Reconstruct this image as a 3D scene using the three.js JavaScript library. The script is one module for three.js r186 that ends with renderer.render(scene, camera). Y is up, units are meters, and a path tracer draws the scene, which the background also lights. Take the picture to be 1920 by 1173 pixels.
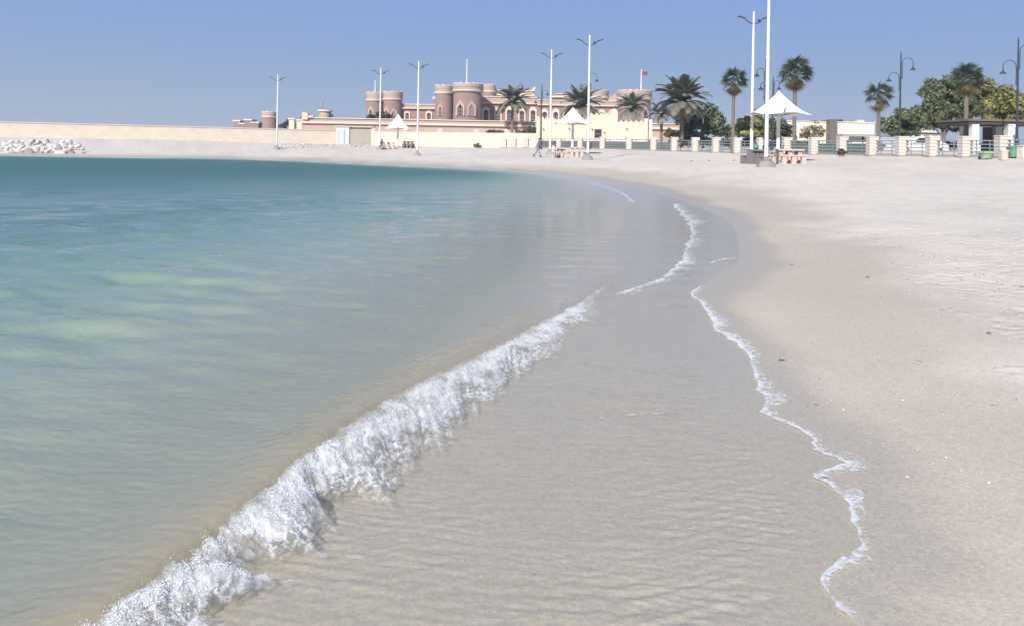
import * as THREE from 'three';
import { mergeGeometries, mergeVertices } from 'three/addons/utils/BufferGeometryUtils.js';
import { RoundedBoxGeometry } from 'three/addons/geometries/RoundedBoxGeometry.js';
import { MarchingCubes } from 'three/addons/objects/MarchingCubes.js';

// ---------------------------------------------------------------- camera, sky, sun, exposure
const scene = new THREE.Scene();
const EYE = new THREE.Vector3(0, 1.65, 0), F = 1500, CX = 960, CY = 272, ROLL = 0.0175;
const camera = new THREE.PerspectiveCamera(2 * Math.atan(901 / F) * 180 / Math.PI, 1920 / 1802, 0.1, 6000);
camera.setViewOffset(1920, 1802, 0, 901 - CY, 1920, 1173);      // a level lens shifted down
camera.position.copy(EYE);
camera.rotation.set(0, 0, ROLL);
scene.add(camera);

const renderer = new THREE.WebGLRenderer({ antialias: true });
renderer.toneMapping = THREE.LinearToneMapping;
renderer.toneMappingExposure = 1.27;
renderer.shadowMap.enabled = true;

const skyStops = [[-90, .33, .31, .28], [0, .40, .475, .59], [3, .345, .445, .615], [6, .29, .41, .655], [10, .25, .378, .685], [25, .16, .275, .6], [50, .09, .19, .5], [90, .06, .14, .42]];
{
  const W = 64, H = 512, data = new Float32Array(W * H * 4);
  for (let r = 0; r < H; r++) {
    const el = ((r + .5) / H - .5) * 180;
    let k = 0; while (k < skyStops.length - 2 && el > skyStops[k + 1][0]) k++;
    const a = skyStops[k], b = skyStops[k + 1], t = el < 0 ? 0 : THREE.MathUtils.clamp((el - a[0]) / (b[0] - a[0]), 0, 1);
    for (let c = 0; c < W; c++) {
      const o = (r * W + c) * 4;
      for (let i = 0; i < 3; i++) data[o + i] = (a[i + 1] + (b[i + 1] - a[i + 1]) * t) / 1.25;
      data[o + 3] = 1;
    }
  }
  const t = new THREE.DataTexture(data, W, H, THREE.RGBAFormat, THREE.FloatType);
  t.mapping = THREE.EquirectangularReflectionMapping; t.magFilter = THREE.LinearFilter; t.needsUpdate = true;
  scene.background = t; scene.environment = t;
}
const sun = new THREE.DirectionalLight(new THREE.Color(1, .955, .89), 5);
sun.position.set(-72, 140, 118); sun.target.position.set(0, 0, -40);
sun.castShadow = true; sun.shadow.mapSize.set(4096, 4096);
Object.assign(sun.shadow.camera, { left: -140, right: 140, top: 140, bottom: -140, near: 1, far: 600 });
scene.add(sun, sun.target);
scene.fog = new THREE.FogExp2(new THREE.Color(.80, .87, 1), .0004);

// ---------------------------------------------------------------- helpers
const { clamp, lerp, smoothstep } = THREE.MathUtils;
const V = (x, y, z) => new THREE.Vector3(x, y, z);
function rng(seed) { let s = seed >>> 0; return () => { s = (s + 0x6d2b79f5) | 0; let t = Math.imul(s ^ (s >>> 15), 1 | s); t = (t + Math.imul(t ^ (t >>> 7), 61 | t)) ^ t; return ((t ^ (t >>> 14)) >>> 0) / 4294967296; }; }
const R0 = rng(11);
const PERM = new Uint8Array(512); { const p = [...Array(256).keys()]; for (let i = 255; i > 0; i--) { const j = Math.floor(R0() * (i + 1)); [p[i], p[j]] = [p[j], p[i]]; } for (let i = 0; i < 512; i++) PERM[i] = p[i & 255]; }
const VAL = new Float32Array(256).map(() => R0() * 2 - 1);
function noise2(x, y) {                                     // smooth value noise, -1..1
  const ix = Math.floor(x), iy = Math.floor(y), fx = x - ix, fy = y - iy, u = fx * fx * (3 - 2 * fx), v = fy * fy * (3 - 2 * fy), X = ix & 255, Y = iy & 255;
  const a = VAL[PERM[X + PERM[Y]]], b = VAL[PERM[((X + 1) & 255) + PERM[Y]]], c = VAL[PERM[X + PERM[(Y + 1) & 255]]], d = VAL[PERM[((X + 1) & 255) + PERM[(Y + 1) & 255]]];
  return a + (b - a) * u + (c - a) * v + (a - b - c + d) * u * v;
}
function fbm(x, y, n = 4) { let s = 0, a = .5, f = 1; for (let i = 0; i < n; i++) { s += a * noise2(x * f + i * 17.3, y * f - i * 9.1); a *= .5; f *= 2.03; } return s; }

function cells(x, y) {                                        // second minus first distance to scattered points: thin at the cell borders
  const ix = Math.floor(x), iy = Math.floor(y); let a = 9, b = 9;
  for (let j = -1; j <= 1; j++) for (let i = -1; i <= 1; i++) { const h = PERM[(ix + i & 255) + PERM[iy + j & 255]], px = ix + i + .5 + .45 * VAL[h], py = iy + j + .5 + .45 * VAL[(h * 7 + 31) & 255], d = Math.hypot(px - x, py - y); if (d < a) { b = a; a = d; } else if (d < b) b = d; }
  return b - a;
}
const RV = V(Math.cos(ROLL), Math.sin(ROLL), 0), UV = V(-Math.sin(ROLL), Math.cos(ROLL), 0);
// photograph pixel + distance in front of the lens -> place in the scene
function at(px, py, d) { return EYE.clone().addScaledVector(RV, (px - CX) / F * d).addScaledVector(UV, (CY - py) / F * d).add(V(0, 0, -d)); }
// photograph pixel -> place on the level plane y
function onY(px, py, y) { const q = at(px, py, 1).sub(EYE), t = (y - EYE.y) / q.y; return EYE.clone().addScaledVector(q, t); }

const used = new Map();
function numbered(name) { const n = used.get(name) ?? 0; used.set(name, n + 1); return n ? name + '_' + String(n).padStart(3, '0') : name; }
function setTag(o, label, category, group, kind) {
  if (label) o.userData.label = label;
  if (category) o.userData.category = category;
  if (group) o.userData.group = group;
  if (kind) o.userData.kind = kind;
  return o;
}
function thing(name, label, category, pos, turn = 0, group) {
  const o = new THREE.Group(); o.name = numbered(name); o.position.copy(pos); o.rotation.y = turn;
  scene.add(o); return setTag(o, label, category, group);
}
function plain(g) {
  if (g.index) g = g.toNonIndexed();
  for (const k of Object.keys(g.attributes)) if (!['position', 'normal', 'uv'].includes(k)) g.deleteAttribute(k);
  if (!g.attributes.normal) g.computeVertexNormals();
  if (!g.attributes.uv) g.setAttribute('uv', new THREE.BufferAttribute(new Float32Array(g.attributes.position.count * 2), 2));
  return g;
}
function obj(name, geos, mat, parent) {
  const g = Array.isArray(geos) ? (geos.length > 1 ? mergeGeometries(geos.map(plain)) : geos[0]) : geos;
  const m = new THREE.Mesh(g, mat); m.name = parent ? name : numbered(name); m.castShadow = m.receiveShadow = true;
  (parent ?? scene).add(m); return m;
}
function top(name, geos, mat, label, category, group, kind) { return setTag(obj(name, geos, mat), label, category, group, kind); }
const box = (w, h, d, x = 0, y = 0, z = 0, r = 0) => { const b = r ? new RoundedBoxGeometry(w, h, d, 1, r) : new THREE.BoxGeometry(w, h, d); return b.translate(x, y, z); };
const cyl = (r0, r1, h, x = 0, y = 0, z = 0, n = 12) => new THREE.CylinderGeometry(r1, r0, h, n).translate(x, y + h / 2, z);  // r0 below, r1 above
const tube = (pts, r, n = 16, k = 6) => new THREE.TubeGeometry(new THREE.CatmullRomCurve3(pts), n, r, k);
function lathe(pairs, n = 16) { return new THREE.LatheGeometry(pairs.map(([r, y]) => new THREE.Vector2(r, y)), n); }

// small computed textures
function dataTex(n, fn, srgb = false) {
  const d = new Uint8Array(n * n * 4);
  for (let y = 0; y < n; y++) for (let x = 0; x < n; x++) { const c = fn(x / n, y / n, x, y), o = (y * n + x) * 4; d[o] = c[0] * 255; d[o + 1] = c[1] * 255; d[o + 2] = c[2] * 255; d[o + 3] = 255; }
  const t = new THREE.DataTexture(d, n, n); t.magFilter = THREE.LinearFilter; t.minFilter = THREE.LinearFilter; t.wrapS = t.wrapT = THREE.RepeatWrapping; t.colorSpace = srgb ? THREE.SRGBColorSpace : THREE.NoColorSpace; t.needsUpdate = true; return t;
}
function tileNoise(n, cells, seed) {                        // periodic value noise
  const r = rng(seed), g = new Float32Array(cells * cells).map(() => r());
  return (u, v) => {
    const x = u * cells, y = v * cells, ix = Math.floor(x), iy = Math.floor(y), fx = x - ix, fy = y - iy, a = fx * fx * (3 - 2 * fx), b = fy * fy * (3 - 2 * fy), X = ix % cells, Y = iy % cells, X1 = (X + 1) % cells, Y1 = (Y + 1) % cells;
    return lerp(lerp(g[Y * cells + X], g[Y * cells + X1], a), lerp(g[Y1 * cells + X], g[Y1 * cells + X1], a), b);
  };
}
const tn = [8, 19, 43, 97, 211].map((c, i) => tileNoise(0, c, 70 + i));
const mottle = dataTex(256, (u, v) => { const s = .78 + .22 * (.45 * tn[0](u, v) + .3 * tn[1](u, v) + .25 * tn[2](u, v)); return [s, s, s]; });
const wear = dataTex(256, (u, v) => { const s = .5 * tn[1](u, v) + .3 * tn[2](u, v) + .2 * tn[3](u, v); return [s, s, s]; });
const grainRnd = rng(5);
const sandColorTex = dataTex(1024, (u, v) => { const q = grainRnd(), s = .74 + .2 * tn[4](u, v) + .12 * tn[3](u, v) - (q > .992 ? .25 : 0) + (q < .004 ? .1 : 0) + (grainRnd() - .5) * .07; return [clamp(s, 0, 1), clamp(s * .995, 0, 1), clamp(s * .985, 0, 1)]; });
const sandBumpTex = dataTex(1024, (u, v) => { const s = .35 * tn[1](u, v) + .25 * tn[2](u, v) + .2 * tn[3](u, v) + .12 * tn[4](u, v) + .08 * grainRnd(); return [s, s, s]; });
const footTex = (() => {                                    // trampled dry sand: dents of many feet, 3 m a side
  const n = 1024, h = new Float32Array(n * n).fill(.6), r = rng(91);
  for (let k = 0; k < 420; k++) {
    const cx = r() * n, cy = r() * n, a = r() * 6.3, L = (.1 + r() * .06) / 3 * n, Wd = L * (.42 + r() * .2), dp = .2 + .25 * r(), c = Math.cos(a), s = Math.sin(a), R = Math.ceil(L * 1.6);
    for (let j = -R; j <= R; j++) for (let i = -R; i <= R; i++) {
      const p = (i * c + j * s) / L, q = (-i * s + j * c) / Wd, e = Math.sqrt(p * p + q * q);
      if (e > 1.6) continue;
      const o = ((Math.round(cy + j) + n * 4) % n) * n + (Math.round(cx + i) + n * 4) % n;
      h[o] += e < 1 ? -dp * (1 - e * e) * .8 : dp * .35 * Math.sin((e - 1) / .6 * Math.PI) * .6;
    }
  }
  return dataTex(n, (u, v, x, y) => { const s = clamp(h[y * n + x] + .14 * (tn[2](u, v) - .5) + .1 * (tn[3](u, v) - .5) + .07 * (tn[4](u, v) - .5), 0, 1); return [s, s, s]; });
})();
const rippleTex = (() => {
  const r = rng(33), w = []; for (let i = 0; i < 46; i++) { const k = 3 + Math.floor(r() * 22), a = r() * 6.283; w.push([Math.round(k * Math.cos(a)), Math.round(k * Math.sin(a)), r() * 6.3, 1 / (k + 3)]); }
  return dataTex(512, (u, v) => { let s = 0; for (const [a, b, p, m] of w) s += m * Math.sin(6.28319 * (a * u + b * v) + p); s = clamp(.5 + s * .28, 0, 1); return [s, s, s]; });
})();
const rampTex = (() => { const n = 256, d = new Uint8Array(n * 2 * 4); for (let y = 0; y < 2; y++) for (let x = 0; x < n; x++) { const o = (y * n + x) * 4; d[o] = d[o + 1] = d[o + 2] = x; d[o + 3] = 255; } const t = new THREE.DataTexture(d, n, 2); t.magFilter = THREE.LinearFilter; t.channel = 1; t.needsUpdate = true; return t; })();

const std = (rgb, rough = .85, extra = {}) => new THREE.MeshStandardMaterial({ color: new THREE.Color().setRGB(...rgb), roughness: rough, ...extra });
const M = {
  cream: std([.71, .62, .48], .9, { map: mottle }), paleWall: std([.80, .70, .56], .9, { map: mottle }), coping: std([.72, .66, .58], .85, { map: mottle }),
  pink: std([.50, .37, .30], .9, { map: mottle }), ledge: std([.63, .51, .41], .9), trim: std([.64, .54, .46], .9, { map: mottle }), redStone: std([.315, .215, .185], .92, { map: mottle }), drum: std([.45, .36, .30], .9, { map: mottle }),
  ogee: std([.45, .33, .29], .9), dark: std([.035, .03, .03], .5), glass: std([.05, .055, .06], .15), grille: std([.30, .27, .26], .6),
  whitePaint: std([.68, .68, .68], .4), concrete: std([.32, .29, .27], .95, { map: mottle, bumpMap: wear, bumpScale: .01 }), darkMetal: std([.045, .055, .07], .45, { metalness: .3 }),
  greyMetal: std([.23, .26, .27], .5, { metalness: .2 }), tealRail: std([.16, .21, .21], .55), infill: std([.19, .22, .20], .8, { map: mottle }),
  membrane: new THREE.MeshPhysicalMaterial({ color: new THREE.Color().setRGB(.86, .86, .80), roughness: .8, side: THREE.DoubleSide }),
  stone: std([.66, .61, .54], .92, { map: mottle, bumpMap: wear, bumpScale: .006 }), stoneCap: std([.72, .66, .56], .9, { map: mottle }),
  slab: std([.62, .49, .42], .9, { map: mottle }), slabDark: std([.22, .19, .19], .9, { map: mottle }), trunk: std([.19, .155, .125], .95, { map: mottle }), palmTrunk: std([.21, .175, .15], .95, { map: mottle, bumpMap: wear, bumpScale: .03 }),
  skin: std([.32, .2, .14], .6), hair: std([.02, .017, .015], .6), rock: std([.56, .52, .48], .92, { map: mottle, bumpMap: wear, bumpScale: .03 }),
  tyre: std([.02, .02, .02], .9), rim: std([.5, .5, .52], .3, { metalness: .8 }), roofDark: std([.06, .05, .045], .8), greenBin: std([.12, .28, .19], .5), kiosk: std([.56, .58, .62], .6, { map: mottle }), kioskSide: std([.40, .36, .30], .8, { map: mottle }),
};
const leafMat = (r, g, b, side = {}) => new THREE.MeshPhysicalMaterial({ color: new THREE.Color().setRGB(r, g, b), roughness: .65, side: THREE.DoubleSide, vertexColors: true, ...side });

// ---------------------------------------------------------------- shore lines (traced on the level water plane)
function curve(pts, n) { const c = new THREE.CatmullRomCurve3(pts, false, 'centripetal'); const o = []; for (let i = 0; i <= n; i++) o.push(c.getPoint(i / n)); return o; }
const pix = (list, y) => list.map(([a, b]) => onY(a, b, y));
const nearEnd = [V(.6, 0, 14), V(.85, 0, 5), V(1.0, 0, 0)];
const coastPx = [[1600, 1173], [1565, 1000], [1530, 900], [1460, 800], [1400, 700], [1350, 620], [1315, 540], [1305, 480], [1298, 430], [1262, 377], [1190, 352], [1110, 336], [1000, 322], [900, 316], [800, 311.5], [700, 307], [600, 302], [440, 297], [130, 292.5], [0, 290]];
const farEnd = [V(-75, 0, -70), V(-160, 0, -66), V(-420, 0, -40)];
const coast = curve([...nearEnd, ...pix(coastPx, .06), ...farEnd], 260);
const edgePx = [[1605, 1173], [1562, 1125], [1545, 1085], [1590, 1050], [1618, 1030], [1600, 980], [1592, 945], [1560, 915], [1530, 896], [1552, 885], [1584, 872], [1538, 852], [1528, 838], [1525, 825], [1495, 805], [1450, 785], [1428, 774], [1440, 764], [1425, 730], [1415, 690], [1405, 668], [1375, 640], [1345, 620], [1335, 597], [1318, 570], [1300, 552], [1322, 535], [1350, 515], [1385, 495], [1388, 460], [1378, 430], [1345, 405], [1290, 382], [1240, 364], [1170, 347], [1110, 336], [1000, 322], [900, 316], [800, 311.5], [700, 307], [600, 302], [440, 297], [130, 292.5], [0, 290]];
const edge = curve([...nearEnd, ...pix(edgePx, .06), ...farEnd], 520);
function lineField(line) {                                   // signed distance in plan: negative on the sea side
  const poly = [...line, V(-420, 0, 60), V(0.5, 0, 60)], n = line.length;
  return (x, z) => {
    let best = 1e9;
    for (let i = 0; i < n - 1; i++) {
      const ax = line[i].x, az = line[i].z, bx = line[i + 1].x - ax, bz = line[i + 1].z - az, t = clamp(((x - ax) * bx + (z - az) * bz) / (bx * bx + bz * bz + 1e-12), 0, 1), dx = x - ax - t * bx, dz = z - az - t * bz, q = dx * dx + dz * dz;
      if (q < best) best = q;
    }
    let inside = false;
    for (let i = 0, j = poly.length - 1; i < poly.length; j = i++) { const a = poly[i], b = poly[j]; if ((a.z > z) !== (b.z > z) && x < (b.x - a.x) * (z - a.z) / (b.z - a.z) + a.x) inside = !inside; }
    return inside ? -Math.sqrt(best) : Math.sqrt(best);
  };
}
const coastAt = lineField(coast), edgeAt = lineField(edge);

// ---------------------------------------------------------------- ground height
const CTRL = [[518, 282, 100], [711, 277, 95], [782, 291, 80], [1033, 290, 73], [1104, 300, 61], [1410, 298, 51.6], [1440, 318, 40.7], [1007, 303, 66], [1475, 298, 46], [1415, 300, 45], [1045, 290, 66], [1085, 287, 70],
  [735, 280, 98], [765, 280, 98], [640, 272, 118], [690, 273, 118], [1130, 281, 82], [1180, 281.5, 78], [1263, 283, 72], [1343, 284.5, 67], [1527, 287.5, 58], [1635, 289.5, 54], [1750, 292, 50.5], [1878, 294, 47.5], [0, 258, 95], [240, 259, 107], [440, 265, 118], [560, 270, 126], [800, 276, 118], [940, 278, 112], [1885, 297, 45], [1700, 320, 36], [1800, 340, 30], [1300, 310, 52], [1900, 360, 27], [300, 285, 78], [700, 292, 82], [-90, 289, 77], [0, 289, 77], [60, 289.5, 77], [115, 290, 78], [30, 266, 88]].map(([a, b, d]) => at(a, b, d));
function baseH(s) {
  if (s < 0) return s > -2.5 ? .06 + .035 * s : Math.max(-2.6, -.0275 + .085 * (s + 2.5));
  return .06 + .45 * (1 - Math.exp(-s / 9)) + .95 * smoothstep(s, 16, 36);
}
const CRES = CTRL.map((p) => p.y - baseH(coastAt(p.x, p.z)));
function ground(x, z, s = coastAt(x, z)) {
  let w = .25, r = 0;
  for (let i = 0; i < CTRL.length; i++) { const dx = x - CTRL[i].x, dz = z - CTRL[i].z, q = Math.exp(-(dx * dx + dz * dz) / 60); w += q; r += q * CRES[i]; }
  let h = baseH(s) + r / w * smoothstep(s, 2, 10);
  const dry = smoothstep(s, 1.6, 4);
  h += .012 * fbm(x * .7, z * .7, 2) * smoothstep(s, .3, 2) + dry * (.05 * fbm(x * .23, z * .23, 3) + .016 * fbm(x * 2.9, z * 2.9, 2));
  return h;
}
const stand = (px, d) => { const p = at(px, 300, d); p.y = ground(p.x, p.z); return p; };

// a fan of rings round the viewer's feet: fine where the lens sees it, coarse elsewhere
function fanGrid(fineN, r1, stepPx, coarse, wide) {
  const ang = []; const A = 37 * Math.PI / 180;
  for (let a = -Math.PI; a < -A - .01; a += coarse) ang.push(a);
  for (let i = 0; i <= fineN; i++) ang.push(Math.atan(Math.tan(A) * (2 * i / fineN - 1)));
  for (let a = A + coarse; a < Math.PI - coarse * .3; a += coarse) ang.push(a);
  ang.push(Math.PI);
  const rad = [.05, .5, 1, 1.5, 1.9, 2.15, 2.3];
  for (let p = 555; p > 14; p -= stepPx) rad.push(800 * 1.65 / p);
  while (rad[rad.length - 1] < r1) rad.push(rad[rad.length - 1] * 1.12);
  return { ang: wide ? ang : ang, rad };
}

const rr = rng(405), RIPPLES = [];
for (let i = 0; i < 30; i++) { const L = .04 + .13 * rr() * rr(), a = 1.57 + (rr() - .5) * 1.0; RIPPLES.push([Math.cos(a) * 6.2832 / L, Math.sin(a) * 6.2832 / L, rr() * 6.28, .085 * L / 6.2832, L]); }
for (let i = 0; i < 7; i++) { const L = .22 + .09 * i, a = 1.57 + (rr() - .5) * .9; RIPPLES.push([Math.cos(a) * 6.2832 / L, Math.sin(a) * 6.2832 / L, rr() * 6.28, .05 * L / 6.2832, L]); }
function rippleAt(x, z, dr, w, most = 9) { let rp = 0; for (const [a, b, p, m, L] of RIPPLES) if (L > dr * 2.2 && L < most) rp += m * Math.sin(a * x + b * z + p + w) * Math.min(1, L / dr - 2.2); return rp; }
// ---------------------------------------------------------------- sand
{
  const { ang, rad } = fanGrid(620, 4500, 1.2, .12, true), na = ang.length, nr = rad.length;
  const pos = new Float32Array(na * nr * 3), col = new Float32Array(na * nr * 3), uv = new Float32Array(na * nr * 2), uv1 = new Float32Array(na * nr * 2), dryness = new Float32Array(na * nr);
  const dryC = [.655, .585, .498], dampC = [.525, .46, .365], wetC = [.44, .39, .305], inland = [.50, .44, .37];
  for (let j = 0; j < nr; j++) for (let i = 0; i < na; i++) {
    const k = j * na + i, c = Math.cos(ang[i]), r = rad[j] / Math.max(c, .55), x = Math.sin(ang[i]) * r, z = -c * r, s = r > 600 ? 60 : coastAt(x, z), se = r > 60 || s > 6 || s < -2 ? s : edgeAt(x, z);
    let y = r > 600 ? 1.3 : ground(x, z, s);
    if (r < 14 && se < 0 && s > -6) y += .4 * rippleAt(x + 7.3, z * 1.05 + 2.1, j ? rad[j] - rad[j - 1] : .5, 2 * noise2(x * 2 + 5, z * 2.5), .125) * smoothstep(-se, .05, .4) * clamp(.55 + 1.2 * fbm(x * 1.1 + 20, z * .9, 2), .1, 1.3);
    const n1 = fbm(x * .55, z * .55, 3), n2 = fbm(x * 2.3 + 9, z * 2.3, 3), far = smoothstep(r, 8, 40);
    const wet = 1 - smoothstep(se + .35 * n1 + .08 * n2, .2 + .45 * far, .6 + .95 * far);
    const damp = 1 - smoothstep(s + 1.1 * n1 + .3 * n2, 1.5 + 1.2 * far, 3.1 + 2.2 * far);
    dryness[k] = 1 - damp + (r < 60 ? .75 * fbm(x * 2.2, z * 2.2, 3) : 0);
    const streak = .5 + .5 * fbm(x * .35 + z * .1, z * .12, 3);
    for (let q = 0; q < 3; q++) {
      let v = lerp(dryC[q] * (.86 + .22 * streak + .09 * n2 + .08 * n1 + (r < 30 ? .07 * fbm(x * 7, z * 7, 2) : 0)), dampC[q] * (.96 + .09 * n1 + .03 * n2), damp);
      v = lerp(v, wetC[q] * (1 - (q === 0 ? .05 : q === 1 ? .03 : .0) * smoothstep(-se, 0, .5)), wet);
      if (s > 45) v = lerp(v, inland[q], smoothstep(s, 45, 60));
      col[k * 3 + q] = clamp(v, 0, 1);
    }
    pos.set([x, y, z], k * 3); uv.set([x / 1.5, z / 1.5], k * 2); uv1.set([lerp(.97, .32, wet * .95), .5], k * 2);
  }
  const make = (keep) => { const idx = []; for (let j = 0; j < nr - 1; j++) for (let i = 0; i < na - 1; i++) { const a = j * na + i, b = a + 1, c = a + na, d = c + 1; idx.push(a, b, c, b, d, c); } return idx; };
  const g = new THREE.BufferGeometry();
  g.setAttribute('position', new THREE.BufferAttribute(pos, 3)); g.setAttribute('uv', new THREE.BufferAttribute(uv, 2)); g.setAttribute('uv1', new THREE.BufferAttribute(uv1, 2)); g.setAttribute('color', new THREE.BufferAttribute(col, 3));
  // the dry, trampled part wears a coarser relief than the smooth wet strand: two material groups on one sheet
  const smooth = [], rough = [], farDry = [], pick = rng(12); const all = make();
  for (let t = 0; t < all.length; t += 3) (dryness[all[t]] > .5 ? (pick() < smoothstep(Math.hypot(pos[all[t] * 3], pos[all[t] * 3 + 2]), 16, 46) ? farDry : rough) : smooth).push(all[t], all[t + 1], all[t + 2]);
  g.setIndex([...Array(0)]); const index = new Uint32Array(all.length); index.set(smooth, 0); index.set(rough, smooth.length); index.set(farDry, smooth.length + rough.length); g.setIndex(new THREE.BufferAttribute(index, 1));
  g.addGroup(0, smooth.length, 0); g.addGroup(smooth.length, rough.length, 1); g.addGroup(smooth.length + rough.length, farDry.length, 2);
  g.computeVertexNormals();
  const foot = footTex.clone(); foot.repeat.set(.5, .5); foot.needsUpdate = true;
  const wetSand = new THREE.MeshPhysicalMaterial({ specularIntensity: .75, vertexColors: true, map: sandColorTex, roughness: 1, roughnessMap: rampTex, bumpMap: sandBumpTex, bumpScale: .0035 });
  const drySand = new THREE.MeshStandardMaterial({ vertexColors: true, map: sandColorTex, roughness: .97, bumpMap: foot, bumpScale: .025 });
  const m = new THREE.Mesh(g, [wetSand, drySand, new THREE.MeshStandardMaterial({ vertexColors: true, map: sandColorTex, roughness: .97 })]); m.name = 'sand'; m.receiveShadow = m.castShadow = true; scene.add(m);
  setTag(m, 'pale sand beach curving round the bay, wet beside the water', 'sand', null, 'structure');
}

// ---------------------------------------------------------------- breaking wave: crest and toe
const crestPx = [[40, 1230, .13], [110, 1173, .14], [180, 1128, .15], [250, 1080, .15], [320, 1030, .15], [380, 985, .15], [440, 940, .16], [500, 893, .16], [560, 845, .165], [600, 815, .17], [660, 775, .16], [720, 738, .15], [775, 712, .14], [830, 688, .13], [885, 662, .12], [940, 637, .11], [975, 618, .10], [1010, 600, .09], [1060, 575, .07], [1105, 550, .05], [1140, 528, .03], [1160, 515, .01]];
const toePx = [[440, 1260], [445, 1173], [420, 1150], [470, 1120], [535, 1088], [495, 1060], [545, 1048], [640, 1035], [650, 1005], [605, 965], [690, 945], [755, 935], [760, 900], [800, 862], [855, 825], [900, 780], [960, 735], [965, 705], [1045, 682], [1082, 630], [1118, 592], [1120, 560], [1145, 540], [1163, 520]];
const crest = curve(crestPx.map(([a, b, h]) => onY(a, b, h)), 900), toe = curve(toePx.map(([a, b]) => onY(a, b, .03)), 900);
function crestAt(x, z) {                                     // [signed distance (+ towards the shore), height, share of the way]
  let best = 1e9, bi = 0, sg = 1;
  for (let i = 0; i < crest.length - 6; i += 6) {
    const a = crest[i], b = crest[i + 6], bx = b.x - a.x, bz = b.z - a.z, t = clamp(((x - a.x) * bx + (z - a.z) * bz) / (bx * bx + bz * bz + 1e-12), 0, 1), dx = x - a.x - t * bx, dz = z - a.z - t * bz, q = dx * dx + dz * dz;
    if (q < best) { best = q; bi = i + 6 * t; sg = bx * dz - bz * dx > 0 ? 1 : -1; }
  }
  const i = clamp(Math.round(bi), 0, crest.length - 1);
  return [Math.sqrt(best) * sg, crest[i].y, bi / crest.length];
}

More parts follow.
